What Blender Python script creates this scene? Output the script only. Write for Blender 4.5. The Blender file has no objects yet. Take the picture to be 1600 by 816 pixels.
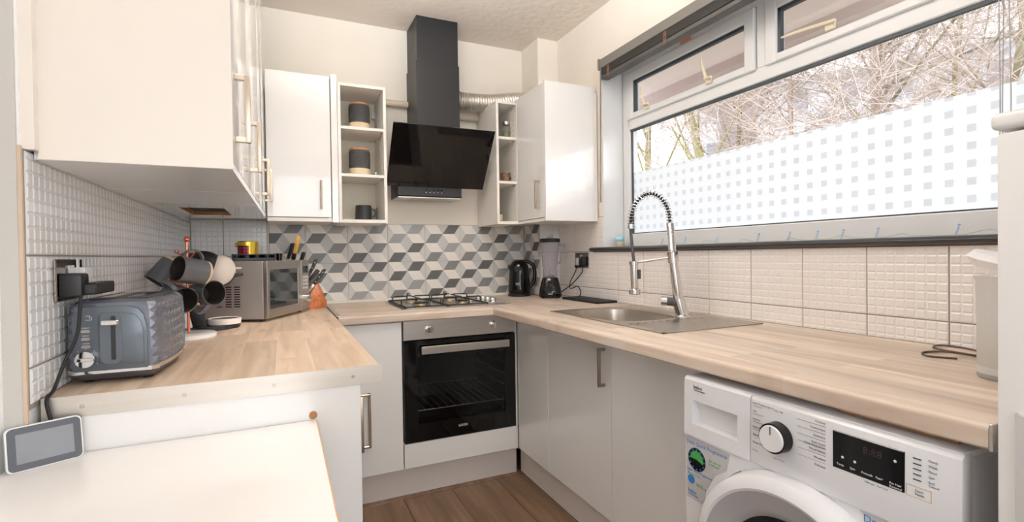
import bpy, bmesh, math, random
from mathutils import Vector, Matrix, Euler
from math import pi, sin, cos, radians as rad

# ------------------------------------------------------------------ camera, world, lights, exposure
SC = bpy.context.scene
COL = SC.collection
POS = Vector((-1.69198, -3.15019, 1.18516))
yaw, pit, rol = rad(24.72666), rad(-0.72576), rad(-0.80026)
fw = Vector((sin(yaw)*cos(pit), cos(yaw)*cos(pit), sin(pit)))
r0 = Vector((cos(yaw), -sin(yaw), 0)); u0 = r0.cross(fw)
rt = r0*cos(rol)+u0*sin(rol); up = -r0*sin(rol)+u0*cos(rol)
cam = bpy.data.cameras.new('camera'); cob = bpy.data.objects.new('camera', cam); COL.objects.link(cob)
Mc = Matrix((rt, up, -fw)).transposed().to_4x4(); Mc.translation = POS
cob.matrix_world = Mc
cam.sensor_width = 36; cam.lens = 782.615/1600*36; cam.clip_start = .02; cam.clip_end = 300
SC.camera = cob
SC.view_settings.view_transform = 'Standard'; SC.view_settings.look = 'None'
SC.view_settings.gamma = 1; SC.view_settings.use_curve_mapping = False
SC.view_settings.exposure = 0.3
SC.cycles.max_bounces = 9; SC.cycles.diffuse_bounces = 5; SC.cycles.glossy_bounces = 4
SC.cycles.transmission_bounces = 8; SC.cycles.transparent_max_bounces = 12
SC.cycles.sample_clamp_indirect = 6
try:
    SC.cycles.use_denoising = True
except Exception: pass

W = bpy.data.worlds.new('world'); SC.world = W; W.use_nodes = True
WN = W.node_tree
bgn = WN.nodes['Background']; bgn.inputs[1].default_value = 2.65
tc = WN.nodes.new('ShaderNodeTexCoord'); nz = WN.nodes.new('ShaderNodeTexNoise'); nz.inputs['Scale'].default_value = 2.2
rp = WN.nodes.new('ShaderNodeValToRGB')
rp.color_ramp.elements[0].position = .3; rp.color_ramp.elements[0].color = (.86,.92,1,1)
rp.color_ramp.elements[1].position = .7; rp.color_ramp.elements[1].color = (.98,.99,1,1)
WN.links.new(tc.outputs['Generated'], nz.inputs['Vector']); WN.links.new(nz.outputs['Fac'], rp.inputs[0]); WN.links.new(rp.outputs[0], bgn.inputs[0])

def area(name, loc, target, sx, sy, power, col=(1,1,1), portal=False):
    l = bpy.data.lights.new(name, 'AREA'); l.shape = 'RECTANGLE'; l.size = sx; l.size_y = sy; l.energy = power; l.color = col
    o = bpy.data.objects.new(name, l); COL.objects.link(o); o.location = loc
    d = Vector(target)-Vector(loc); o.rotation_euler = d.to_track_quat('-Z','Y').to_euler()
    if portal: l.cycles.is_portal = True
    return o
area('window_portal', (.30,-1.71,1.76), (-1,-1.71,1.76), 2.0, 1.1, 0, portal=True)
area('rear_fill_light', (-1.35,-5.05,1.55), (-1.2,-1,1.1), 1.5, 1.5, 9, (.97,.985,1))  # added fill from behind the camera, no window known there
area('side_fill_light', (-.03,-4.2,1.30), (-2.1,-2.4,1.15), .9, 1.7, 20, (.95,.98,1))  # invented fill to brighten the left wall, no door known there
area('ceiling_bounce_fill', (-1.2,-1.65,2.27), (-1.2,-1.62,2.6), .6, .6, 40, (.985,.985,1))  # added fill bounced off the ceiling to brighten the room
sun = bpy.data.lights.new('sun','SUN'); sun.energy = 1.2; sun.angle = rad(6); sun.color = (1,.96,.9)
so = bpy.data.objects.new('sun', sun); COL.objects.link(so)
so.rotation_euler = (Vector((-1.0,.62,-.42))).to_track_quat('-Z','Y').to_euler()

# ------------------------------------------------------------------ materials
def srgb(r,g,b):
    f = lambda c: (c/255/12.92) if c/255 <= .04045 else ((c/255+.055)/1.055)**2.4
    return (f(r),f(g),f(b),1)
def nmat(name):
    m = bpy.data.materials.new(name); m.use_nodes = True
    return m, m.node_tree, m.node_tree.nodes['Principled BSDF']
def mat(name, c, rough=.5, metal=0, noise=0, nscale=20, bump=0, bscale=60, coat=0, emit=0, spec=.5, stretch=None):
    m, t, b = nmat(name)
    c = srgb(*c)
    b.inputs['Base Color'].default_value = c; b.inputs['Roughness'].default_value = rough; b.inputs['Metallic'].default_value = metal
    b.inputs['Coat Weight'].default_value = coat; b.inputs['Coat Roughness'].default_value = .05
    b.inputs['Specular IOR Level'].default_value = spec
    if noise or bump:
        co = t.nodes.new('ShaderNodeTexCoord'); mp = t.nodes.new('ShaderNodeMapping')
        t.links.new(co.outputs['Object'], mp.inputs[0])
        if stretch: mp.inputs['Scale'].default_value = stretch
    if noise:
        n = t.nodes.new('ShaderNodeTexNoise'); n.inputs['Scale'].default_value = nscale; n.inputs['Detail'].default_value = 4
        t.links.new(mp.outputs[0], n.inputs['Vector'])
        r = t.nodes.new('ShaderNodeValToRGB'); r.color_ramp.elements[0].position = .3; r.color_ramp.elements[1].position = .7
        r.color_ramp.elements[0].color = tuple(max(0,x*(1-noise)) for x in c[:3])+(1,)
        r.color_ramp.elements[1].color = tuple(min(1,x*(1+noise*.6)) for x in c[:3])+(1,)
        t.links.new(n.outputs['Fac'], r.inputs[0]); t.links.new(r.outputs[0], b.inputs['Base Color'])
    if bump:
        n2 = t.nodes.new('ShaderNodeTexNoise'); n2.inputs['Scale'].default_value = bscale; n2.inputs['Detail'].default_value = 3
        t.links.new(mp.outputs[0], n2.inputs['Vector'])
        bp = t.nodes.new('ShaderNodeBump'); bp.inputs['Strength'].default_value = bump; bp.inputs['Distance'].default_value = .01
        t.links.new(n2.outputs['Fac'], bp.inputs['Height']); t.links.new(bp.outputs[0], b.inputs['Normal'])
    if emit:
        b.inputs['Emission Color'].default_value = c; b.inputs['Emission Strength'].default_value = emit
    return m
def wood(name, axis, stave_w=.09, stave_l=.55, base=((201,184,168),(180,160,144),(216,203,190)), rough=.42, knots=True, gscale=1):
    """butcher-block laminate: staves running along `axis` (0 x, 1 y), grain and knots from noise"""
    m, t, b = nmat(name); N = t.nodes; L = t.links
    co = N.new('ShaderNodeTexCoord'); sp = N.new('ShaderNodeSeparateXYZ'); L.new(co.outputs['Object'], sp.inputs[0])
    cb = N.new('ShaderNodeCombineXYZ')
    a, c = (sp.outputs[0], sp.outputs[1]) if axis == 0 else (sp.outputs[1], sp.outputs[0])
    L.new(a, cb.inputs[0]); L.new(c, cb.inputs[1]); L.new(sp.outputs[2], cb.inputs[2])
    br = N.new('ShaderNodeTexBrick'); br.inputs['Scale'].default_value = 1; br.inputs['Brick Width'].default_value = stave_l
    br.inputs['Row Height'].default_value = stave_w; br.inputs['Mortar Size'].default_value = 0; br.offset = .37
    br.inputs['Color1'].default_value = (0,0,0,1); br.inputs['Color2'].default_value = (1,1,1,1); br.inputs['Bias'].default_value = 0
    L.new(cb.outputs[0], br.inputs['Vector'])
    mp = N.new('ShaderNodeMapping'); mp.inputs['Scale'].default_value = (2.2*gscale,26*gscale,26*gscale); L.new(cb.outputs[0], mp.inputs[0])
    ad = N.new('ShaderNodeVectorMath'); ad.operation = 'ADD'; L.new(mp.outputs[0], ad.inputs[0])
    sc = N.new('ShaderNodeVectorMath'); sc.operation = 'SCALE'; sc.inputs['Scale'].default_value = 7; L.new(br.outputs['Color'], sc.inputs[0]); L.new(sc.outputs[0], ad.inputs[1])
    n = N.new('ShaderNodeTexNoise'); n.inputs['Scale'].default_value = 1; n.inputs['Detail'].default_value = 6; n.inputs['Distortion'].default_value = .6
    L.new(ad.outputs[0], n.inputs['Vector'])
    r = N.new('ShaderNodeValToRGB'); e = r.color_ramp.elements
    e[0].position = .28; e[0].color = srgb(*base[1]); e[1].position = .72; e[1].color = srgb(*base[2])
    k = e.new(.5); k.color = srgb(*base[0]); L.new(n.outputs['Fac'], r.inputs[0])
    hs = N.new('ShaderNodeHueSaturation'); L.new(r.outputs[0], hs.inputs['Color'])
    mr = N.new('ShaderNodeMapRange'); mr.inputs['To Min'].default_value = .82; mr.inputs['To Max'].default_value = 1.09
    L.new(br.outputs['Color'], mr.inputs['Value']); L.new(mr.outputs[0], hs.inputs['Value'])
    out = hs.outputs[0]
    if knots:
        n3 = N.new('ShaderNodeTexNoise'); mp3 = N.new('ShaderNodeMapping'); mp3.inputs['Scale'].default_value = (5,14,5); L.new(cb.outputs[0], mp3.inputs[0]); L.new(mp3.outputs[0], n3.inputs['Vector'])
        n3.inputs['Scale'].default_value = 1; n3.inputs['Detail'].default_value = 2
        r3 = N.new('ShaderNodeValToRGB'); r3.color_ramp.elements[0].position = .66; r3.color_ramp.elements[0].color = (0,0,0,1); r3.color_ramp.elements[1].position = .76; r3.color_ramp.elements[1].color = (.55,.55,.55,1)
        L.new(n3.outputs['Fac'], r3.inputs[0])
        mx = N.new('ShaderNodeMixRGB'); L.new(r3.outputs[0], mx.inputs[0]); L.new(out, mx.inputs[1]); mx.inputs[2].default_value = srgb(150,128,112); out = mx.outputs[0]
    L.new(out, b.inputs['Base Color']); b.inputs['Roughness'].default_value = rough
    bp = N.new('ShaderNodeBump'); bp.inputs['Strength'].default_value = .08; bp.inputs['Distance'].default_value = .004; L.new(n.outputs['Fac'], bp.inputs['Height']); L.new(bp.outputs[0], b.inputs['Normal'])
    return m
def thin_glass(name, tint=(.97,.975,.985,1), rough=0, opacity=0.0, body=(.8,.8,.8,1), refl=1.0):
    m = bpy.data.materials.new(name); m.use_nodes = True; t = m.node_tree; N = t.nodes; L = t.links; N.clear()
    o = N.new('ShaderNodeOutputMaterial'); tr = N.new('ShaderNodeBsdfTransparent'); tr.inputs[0].default_value = tint
    g = N.new('ShaderNodeBsdfGlossy'); g.inputs['Roughness'].default_value = rough; fr = N.new('ShaderNodeFresnel'); fr.inputs[0].default_value = 1.45; ge = N.new('ShaderNodeNewGeometry'); bk = N.new('ShaderNodeMath'); bk.operation = 'SUBTRACT'; bk.inputs[0].default_value = 1; L.new(ge.outputs['Backfacing'], bk.inputs[1])
    mx = N.new('ShaderNodeMixShader'); sc = N.new('ShaderNodeMath'); sc.operation = 'MULTIPLY'; m0 = N.new('ShaderNodeMath'); m0.operation = 'MULTIPLY'; L.new(bk.outputs[0], m0.inputs[0]); m0.inputs[1].default_value = refl; L.new(m0.outputs[0], sc.inputs[1])
    L.new(fr.outputs[0], sc.inputs[0]); L.new(sc.outputs[0], mx.inputs[0]); L.new(tr.outputs[0], mx.inputs[1]); L.new(g.outputs[0], mx.inputs[2]); last = mx.outputs[0]
    if opacity:
        d = N.new('ShaderNodeBsdfDiffuse'); d.inputs[0].default_value = body; m2 = N.new('ShaderNodeMixShader'); m2.inputs[0].default_value = opacity
        L.new(last, m2.inputs[1]); L.new(d.outputs[0], m2.inputs[2]); last = m2.outputs[0]
    L.new(last, o.inputs[0]); return m
def film_mat():
    m = bpy.data.materials.new('frosted_film'); m.use_nodes = True; t = m.node_tree; N = t.nodes; L = t.links; N.clear()
    o = N.new('ShaderNodeOutputMaterial')
    co = N.new('ShaderNodeTexCoord'); sp = N.new('ShaderNodeSeparateXYZ'); L.new(co.outputs['Object'], sp.inputs[0])
    def mask(src, origin, pitch, half):
        a = N.new('ShaderNodeMath'); a.operation = 'SUBTRACT'; L.new(src, a.inputs[0]); a.inputs[1].default_value = origin - pitch/2
        d = N.new('ShaderNodeMath'); d.operation = 'DIVIDE'; L.new(a.outputs[0], d.inputs[0]); d.inputs[1].default_value = pitch
        f = N.new('ShaderNodeMath'); f.operation = 'FRACT'; L.new(d.outputs[0], f.inputs[0])
        s = N.new('ShaderNodeMath'); s.operation = 'SUBTRACT'; L.new(f.outputs[0], s.inputs[0]); s.inputs[1].default_value = .5
        ab = N.new('ShaderNodeMath'); ab.operation = 'ABSOLUTE'; L.new(s.outputs[0], ab.inputs[0])
        l = N.new('ShaderNodeMath'); l.operation = 'LESS_THAN'; L.new(ab.outputs[0], l.inputs[0]); l.inputs[1].default_value = half/pitch
        return l.outputs[0]
    a = mask(sp.outputs[1], -2.372, .0555, .0112); b = mask(sp.outputs[2], 1.587, .0525, .0112)
    ml = N.new('ShaderNodeMath'); ml.operation = 'MULTIPLY'; L.new(a, ml.inputs[0]); L.new(b, ml.inputs[1])
    cmx = N.new('ShaderNodeMixRGB'); L.new(ml.outputs[0], cmx.inputs[0]); cmx.inputs[1].default_value = (.91,.935,.965,1); cmx.inputs[2].default_value = (.78,.80,.83,1)
    tl = N.new('ShaderNodeBsdfTranslucent'); L.new(cmx.outputs[0], tl.inputs[0])
    df = N.new('ShaderNodeBsdfDiffuse'); L.new(cmx.outputs[0], df.inputs[0])
    mx = N.new('ShaderNodeMixShader'); mx.inputs[0].default_value = .3; L.new(tl.outputs[0], mx.inputs[1]); L.new(df.outputs[0], mx.inputs[2])
    tr = N.new('ShaderNodeBsdfTransparent'); tr.inputs[0].default_value = (.95,.98,1,1)
    m2 = N.new('ShaderNodeMixShader'); m2.inputs[0].default_value = .10; L.new(mx.outputs[0], m2.inputs[1]); L.new(tr.outputs[0], m2.inputs[2])
    L.new(m2.outputs[0], o.inputs[0]); return m

M = {}
M['wall'] = mat('painted_wall', (231,224,213), .9, noise=.03, nscale=3, bump=.12, bscale=30)
M['wall_left'] = mat('white_painted_wall', (243,244,245), .5, noise=.02, nscale=3)
M['ceiling'] = mat('textured_ceiling', (228,219,208), .95, bump=.45, bscale=22)
M['gloss'] = mat('gloss_white_door', (235,234,233), .14, coat=.6)
M['cream'] = mat('cream_panel', (231,223,214), .35, noise=.02, nscale=2)
M['carcass'] = mat('white_melamine', (236,232,226), .38)
M['shelfin'] = mat('cream_melamine', (228,220,202), .45)
M['kick'] = mat('white_plinth_board', (222,214,208), .4)
M['handle'] = mat('brushed_nickel', (176,162,146), .34, 1, stretch=(1,1,.1), noise=.08, nscale=200)
M['chandle'] = mat('champagne_handle', (208,194,176), .34, .75)
M['steel'] = mat('brushed_steel', (190,184,178), .3, 1, noise=.06, nscale=60, stretch=(.06,1,1))
M['steelv'] = mat('sink_steel', (186,178,168), .28, 1, noise=.05, nscale=40)
M['alu'] = mat('aluminium_strip', (206,200,192), .38, .85, noise=.06, nscale=60, stretch=(.05,1,1))
M['chrome'] = mat('chrome', (215,214,214), .09, 1)
M['black'] = mat('satin_black', (26,27,30), .42)
M['gblack'] = mat('gloss_black', (8,8,9), .05, spec=.4)
M['hood'] = mat('charcoal_metal', (35,36,39), .42, .2)
M['rubber'] = mat('black_rubber', (24,24,26), .6)
M['iron'] = mat('cast_iron', (28,28,30), .5)
M['sill'] = mat('dark_sill', (44,45,50), .35)
M['upvc'] = mat('white_upvc', (226,227,228), .28)
M['gasket'] = mat('rubber_gasket', (54,62,70), .5)
M['latch'] = mat('cream_latch', (226,216,190), .4)
M['tile'] = mat('white_glazed_tile', (237,232,229), .16, coat=.2)
M['tileL'] = mat('cool_glazed_tile', (228,229,231), .16, coat=.2)
M['grout'] = mat('grey_grout', (150,140,130), .9)
M['caulk'] = mat('white_sealant', (226,222,214), .5)
M['tan'] = mat('bare_wood_edge', (206,186,164), .6)
M['greytrim'] = mat('grey_trim', (196,193,187), .6)
M['ply'] = mat('raw_wood', (176,124,80), .7, noise=.15, nscale=30)
M['worky'] = wood('oak_laminate_along_run', 1)
M['workl'] = wood('oak_laminate_left_run', 1, base=((204,181,158),(182,156,132),(220,202,182)))
M['workx'] = wood('oak_laminate_across', 0)
M['floorw'] = wood('brown_vinyl_plank', 1, stave_w=3, stave_l=9, base=((116,90,68),(92,70,52),(138,110,86)), rough=.4, knots=False, gscale=.8)
M['white'] = mat('white_plastic', (232,231,231), .28)
M['wm'] = mat('washer_white', (232,232,235), .22, coat=.2)
M['wmgrey'] = mat('washer_grey', (178,176,178), .35)
M['grey'] = mat('light_grey_plastic', (188,186,186), .4)
M['dgrey'] = mat('dark_grey_plastic', (70,70,74), .5)
M['text'] = mat('grey_print', (110,110,116), .6)
M['textd'] = mat('dark_print', (50,50,56), .6)
M['textw'] = mat('white_print', (226,226,226), .6)
M['blue'] = mat('blue_print', (40,120,190), .5)
M['green'] = mat('green_print', (70,160,80), .5)
M['sticker'] = mat('silver_sticker', (206,204,206), .35, .2, noise=.08, nscale=12)
M['toaster'] = mat('slate_enamel', (92,101,110), .3, .25, coat=.3)
M['toasterf'] = mat('faceted_slate_enamel', (112,116,128), .26, .35, coat=.3)
M['tbase'] = mat('toaster_base', (78,76,82), .45)
M['mug'] = mat('grey_stoneware', (96,98,104), .4, coat=.1)
M['mugin'] = mat('dark_stoneware_inside', (56,50,48), .4)
M['biscuit'] = mat('unglazed_cream_base', (216,196,164), .8)
M['copper'] = mat('copper', (226,140,112), .22, 1)
M['marble'] = mat('white_marble', (228,224,220), .25, noise=.08, nscale=8)
M['canister'] = mat('ribbed_charcoal_stoneware', (70,69,70), .6)
M['ctop'] = mat('acacia_lid', (186,130,84), .5, noise=.1, nscale=30)
M['mw'] = mat('microwave_side', (178,173,170), .36, .35)
M['mwglass'] = mat('microwave_glass', (30,36,40), .05, coat=.5)
M['gold'] = mat('gold_tin', (214,182,70), .25, .9)
M['red'] = mat('red_plastic', (180,24,40), .35)
M['blockw'] = wood('acacia_block', 1, stave_w=3, stave_l=9, base=((188,110,62),(150,82,44),(206,132,82)), knots=False, gscale=2)
M['yellow'] = mat('yellow_wood_handle', (222,178,92), .45)
M['foil'] = mat('aluminium_foil_duct', (214,208,200), .34, .7, bump=.3, bscale=60)
M['pipe'] = mat('painted_pipe', (216,202,184), .5)
M['burner'] = mat('burner_cap', (196,192,186), .25, .9)
M['brass'] = mat('brass_ring', (190,160,110), .35, .9)
M['ovglass'] = thin_glass('oven_glass', (.62,.62,.61,1), .02, .0)
M['ovin'] = mat('oven_cavity', (104,102,98), .4)
M['rack'] = mat('oven_rack', (220,216,206), .3, .8)
M['pane'] = thin_glass('window_glass')
M['film'] = film_mat()
M['clear'] = thin_glass('clear_plastic', (.86,.85,.88,1), .05, .16, (.8,.78,.82,1))
M['clearw'] = thin_glass('frosted_plastic', (.86,.86,.85,1), .1, .38, (.86,.85,.83,1))
M['jar'] = thin_glass('jar_glass', (.8,.84,.78,1), .02, .1)
M['herb'] = mat('dried_herbs', (112,108,62), .9)
M['cereal'] = mat('oats', (206,196,180), .9, noise=.1, nscale=90)
M['blind'] = mat('grey_blind', (120,116,112), .45)
M['blindd'] = mat('grey_slats', (82,80,78), .45)
M['cordm'] = mat('pale_cord', (150,150,150), .7)
M['screen'] = mat('grey_screen', (116,120,126), .25, noise=.03, nscale=30)
M['bezel'] = mat('slate_bezel', (62,66,76), .3)
M['table'] = mat('white_tabletop', (241,238,236), .22, coat=.15)
M['edge'] = mat('oak_edging', (206,160,104), .5)
M['render'] = mat('pinkish_render', (226,211,206), .9)
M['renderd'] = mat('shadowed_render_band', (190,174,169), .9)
M['bark'] = mat('mossy_bark', (150,142,112), .9, noise=.25, nscale=7)
M['twig'] = mat('pale_twig', (206,190,180), .9, noise=.15, nscale=9)
M['barkb'] = mat('pale_brown_bark', (176,158,144), .9, noise=.2, nscale=7)
M['barky'] = mat('lichen_yellow_bark', (178,172,120), .9, noise=.25, nscale=7)
M['bldg'] = mat('pale_render_block', (224,226,232), .9)
M['bldgb'] = mat('blue_grey_block', (190,194,202), .9)
M['bldgd'] = mat('brown_brick_tower', (150,140,140), .9)
M['bwin'] = mat('far_window_glass', (150,158,172), .5)
M['grass'] = mat('grass', (150,146,134), .95, noise=.2, nscale=2)
M['led'] = mat('pale_bulb', (180,205,235), .2)
M['bluepot'] = mat('pale_blue_glaze', (150,200,222), .3)
M['brownpat'] = mat('brown_leopard', (120,90,70), .5, noise=.6, nscale=60)
M['tartan'] = None
def tartan():
    m, t, b = nmat('red_tartan'); N = t.nodes; L = t.links
    co = N.new('ShaderNodeTexCoord'); outs = []
    for ax, s in ((0,62),(2,70)):
        w = N.new('ShaderNodeTexWave'); w.bands_direction = 'XYZ'[ax]; w.inputs['Scale'].default_value = s/3; L.new(co.outputs['Object'], w.inputs['Vector'])
        r = N.new('ShaderNodeValToRGB'); r.color_ramp.elements[0].position = .55; r.color_ramp.elements[1].position = .65; L.new(w.outputs['Fac'], r.inputs[0]); outs.append(r.outputs[0])
    a = N.new('ShaderNodeMixRGB'); a.inputs[0].default_value = .5; L.new(outs[0], a.inputs[1]); L.new(outs[1], a.inputs[2])
    r = N.new('ShaderNodeValToRGB'); e = r.color_ramp.elements; e[0].color = srgb(170,26,44); e[1].color = srgb(24,30,50); k = e.new(.5); k.color = srgb(110,24,44)
    L.new(a.outputs[0], r.inputs[0]); L.new(r.outputs[0], b.inputs['Base Color']); b.inputs['Roughness'].default_value = .3; return m
M['tartan'] = tartan()
M['pw'] = mat('pattern_white', (228,224,218), .4, noise=.03, nscale=30)
M['pg'] = mat('pattern_pale_grey', (188,190,190), .4, noise=.08, nscale=14, stretch=(1,1,6))
M['pg2'] = mat('pattern_soft_grey', (200,199,196), .4, noise=.06, nscale=14, stretch=(1,1,6))
M['pd1'] = mat('pattern_mid_grey', (150,149,149), .4, noise=.08, nscale=14, stretch=(1,1,6))
M['pd2'] = mat('pattern_grey', (122,121,121), .4, noise=.1, nscale=14, stretch=(1,1,6))
M['pd3'] = mat('pattern_dark_grey', (88,87,87), .4, noise=.12, nscale=14, stretch=(1,1,6))
M['spring'] = M['chrome']

# ------------------------------------------------------------------ geometry helpers
class G:
    """collects shapes into one mesh; coordinates are the thing's own unless built in world space"""
    def __init__(s): s.bm = bmesh.new(); s.T = Matrix.Identity(4)
    def _tag(s, vs):
        if s.T != Matrix.Identity(4): bmesh.ops.transform(s.bm, matrix=s.T, verts=list(vs))
        return s
    def box(s, x0,y0,z0,x1,y1,z1, bev=0, seg=1):
        x0,x1 = min(x0,x1),max(x0,x1); y0,y1 = min(y0,y1),max(y0,y1); z0,z1 = min(z0,z1),max(z0,z1)
        v = [s.bm.verts.new(p) for p in ((x0,y0,z0),(x1,y0,z0),(x1,y1,z0),(x0,y1,z0),(x0,y0,z1),(x1,y0,z1),(x1,y1,z1),(x0,y1,z1))]
        fs = [s.bm.faces.new([v[i] for i in q]) for q in ((3,2,1,0),(4,5,6,7),(0,1,5,4),(1,2,6,5),(2,3,7,6),(3,0,4,7))]
        if bev:
            es = list({e for f in fs for e in f.edges})
            r = bmesh.ops.bevel(s.bm, geom=es, offset=bev, segments=seg, profile=.5, affect='EDGES')
            v = list({vv for f in r['faces'] for vv in f.verts} | {x for x in v if x.is_valid})
        return s._tag(v)
    def prism(s, pts, z0, z1, axis='z', bev=0):
        """polygon (a,b) extruded along axis; x: (y,z), y: (x,z), z: (x,y)"""
        def P(a,b,c): return {'z':(a,b,c),'y':(a,c,b),'x':(c,a,b)}[axis]
        lo = [s.bm.verts.new(P(a,b,z0)) for a,b in pts]; hi = [s.bm.verts.new(P(a,b,z1)) for a,b in pts]; n = len(pts)
        fs = [s.bm.faces.new(lo[::-1]), s.bm.faces.new(hi)]+[s.bm.faces.new((lo[i],lo[(i+1)%n],hi[(i+1)%n],hi[i])) for i in range(n)]
        bmesh.ops.recalc_face_normals(s.bm, faces=fs)
        v = lo+hi
        if bev:
            r = bmesh.ops.bevel(s.bm, geom=list({e for f in fs for e in f.edges}), offset=bev, segments=2, profile=.5, affect='EDGES')
            v = list({vv for f in r['faces'] for vv in f.verts} | {x for x in v if x.is_valid})
        return s._tag(v)
    def lathe(s, prof, seg=24, cx=0, cy=0, a0=0, a1=2*pi):
        full = abs(a1-a0-2*pi) < 1e-6; n = seg if full else seg+1; rings = []
        for r,z in prof:
            if r < 1e-6: rings.append([s.bm.verts.new((cx,cy,z))])
            else: rings.append([s.bm.verts.new((cx+r*cos(a0+(a1-a0)*i/seg), cy+r*sin(a0+(a1-a0)*i/seg), z)) for i in range(n)])
        for a,b in zip(rings, rings[1:]):
            for i in range(seg):
                j = (i+1)%n
                if len(a)==1 and len(b)==1: continue
                if len(a)==1: s.bm.faces.new((a[0],b[j],b[i]))
                elif len(b)==1: s.bm.faces.new((a[i],a[j],b[0]))
                else: s.bm.faces.new((a[i],a[j],b[j],b[i]))
        return s._tag([v for r in rings for v in r])
    def cyl(s, p, q, r0, r1=None, seg=16, caps=True):
        r1 = r0 if r1 is None else r1; p,q = Vector(p),Vector(q); d = (q-p).normalized()
        a = d.orthogonal().normalized(); b = d.cross(a)
        A = [s.bm.verts.new(p+(a*cos(2*pi*i/seg)+b*sin(2*pi*i/seg))*r0) for i in range(seg)]
        B = [s.bm.verts.new(q+(a*cos(2*pi*i/seg)+b*sin(2*pi*i/seg))*r1) for i in range(seg)]
        for i in range(seg): s.bm.faces.new((A[i],A[(i+1)%seg],B[(i+1)%seg],B[i]))
        if caps: s.bm.faces.new(A[::-1]); s.bm.faces.new(B)
        return s._tag(A+B)
    def tube(s, pts, r, seg=8, caps=True, closed=False):
        pts = [Vector(p) for p in pts]; n = len(pts); rings = []; prev = None
        for i,p in enumerate(pts):
            if closed: d = pts[(i+1)%n]-pts[i-1]
            else: d = pts[min(i+1,n-1)]-pts[max(i-1,0)]
            d.normalize()
            a = d.orthogonal().normalized() if prev is None else (prev-d*prev.dot(d)).normalized()
            prev = a; b = d.cross(a); rr = r[i] if isinstance(r,(list,tuple)) else r
            rings.append([s.bm.verts.new(p+(a*cos(2*pi*k/seg)+b*sin(2*pi*k/seg))*rr) for k in range(seg)])
        R = rings+[rings[0]] if closed else rings
        for A,B in zip(R,R[1:]):
            for k in range(seg): s.bm.faces.new((A[k],A[(k+1)%seg],B[(k+1)%seg],B[k]))
        if caps and not closed: s.bm.faces.new(rings[0][::-1]); s.bm.faces.new(rings[-1])
        return s._tag([v for q in rings for v in q])
    def sphere(s, c, r, sx=1, sy=1, sz=1, u=16, v=10):
        q = bmesh.ops.create_uvsphere(s.bm, u_segments=u, v_segments=v, radius=r)['verts']
        for w in q: w.co = Vector((w.co.x*sx, w.co.y*sy, w.co.z*sz))+Vector(c)
        return s._tag(q)
    def loft(s, rings, cap=True):
        R = [[s.bm.verts.new(p) for p in ring] for ring in rings]; n = len(R[0])
        for A,B in zip(R,R[1:]):
            for i in range(n): s.bm.faces.new((A[i],A[(i+1)%n],B[(i+1)%n],B[i]))
        if cap: s.bm.faces.new(R[0][::-1]); s.bm.faces.new(R[-1])
        return s._tag([v for q in R for v in q])
def rootloc(o):
    while o.parent: o = o.parent
    return o.location.copy()
def part(name, g, m, parent=None, world=True, smooth=True, ang=35):
    """link the collected shapes as ONE mesh object; world=True: coordinates were given in world space"""
    bm = g.bm
    bmesh.ops.recalc_face_normals(bm, faces=bm.faces[:])
    me = bpy.data.meshes.new(name)
    if parent is not None and world: bmesh.ops.translate(bm, verts=bm.verts[:], vec=-rootloc(parent))
    bm.to_mesh(me); bm.free()
    for q in (m if isinstance(m,(list,tuple)) else [m]): me.materials.append(q)
    if smooth:
        for p in me.polygons: p.use_smooth = True
        me.set_sharp_from_angle(angle=rad(ang))
    o = bpy.data.objects.new(name, me); COL.objects.link(o)
    if parent is not None: o.parent = parent
    return o
def thing(name, label, cat, loc=(0,0,0), rz=0, group=None):
    o = bpy.data.objects.new(name, None); COL.objects.link(o); o.location = loc; o.rotation_euler = (0,0,rz)
    o.empty_display_size = .05
    o['label'] = label; o['category'] = cat
    if group: o['group'] = group
    return o
def tag(o, label, cat, group=None):
    o['label'] = label; o['category'] = cat
    if group: o['group'] = group
    return o
def struct(o, label=None, cat=None):
    o['kind'] = 'structure'
    if label: o['label'] = label
    if cat: o['category'] = cat
    return o
def dup(o, parent):
    c = o.copy(); COL.objects.link(c); c.parent = parent; return c
def text(body, size, m, parent, mtx, name='lettering', extrude=.0003, align='LEFT', space=1.0):
    cu = bpy.data.curves.new('t','FONT'); cu.body = body; cu.size = size; cu.extrude = extrude; cu.align_x = align; cu.space_line = space; cu.resolution_u = 2
    ob = bpy.data.objects.new('t', cu); COL.objects.link(ob)
    me = bpy.data.meshes.new_from_object(ob); bpy.data.objects.remove(ob); bpy.data.curves.remove(cu)
    me.transform(mtx); me.name = name
    if parent is not None: me.transform(Matrix.Translation(-rootloc(parent))) if mtx_world else None
    me.materials.clear(); me.materials.append(m)
    o = bpy.data.objects.new(name, me); COL.objects.link(o)
    if parent is not None: o.parent = parent
    return o
mtx_world = True
def text_local(*a, **k):
    global mtx_world
    mtx_world = False; o = text(*a, **k); mtx_world = True; return o
def face_mx(loc, right, upv):
    r = Vector(right).normalized(); u = Vector(upv).normalized(); n = r.cross(u)
    m = Matrix((r,u,n)).transposed().to_4x4(); m.translation = Vector(loc); return m
def smooth_path(pts, k=6):
    """Catmull-Rom through the points"""
    P = [Vector(p) for p in pts]; P = [P[0]*2-P[1]]+P+[P[-1]*2-P[-2]]; out = []
    for i in range(1,len(P)-2):
        for j in range(k):
            t = j/k; a,b,c,d = P[i-1:i+3]
            out.append(.5*((2*b)+(c-a)*t+(2*a-5*b+4*c-d)*t*t+(3*b-3*c+d-a)*t**3))
    out.append(P[-2]); return out
random.seed(7)

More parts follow.
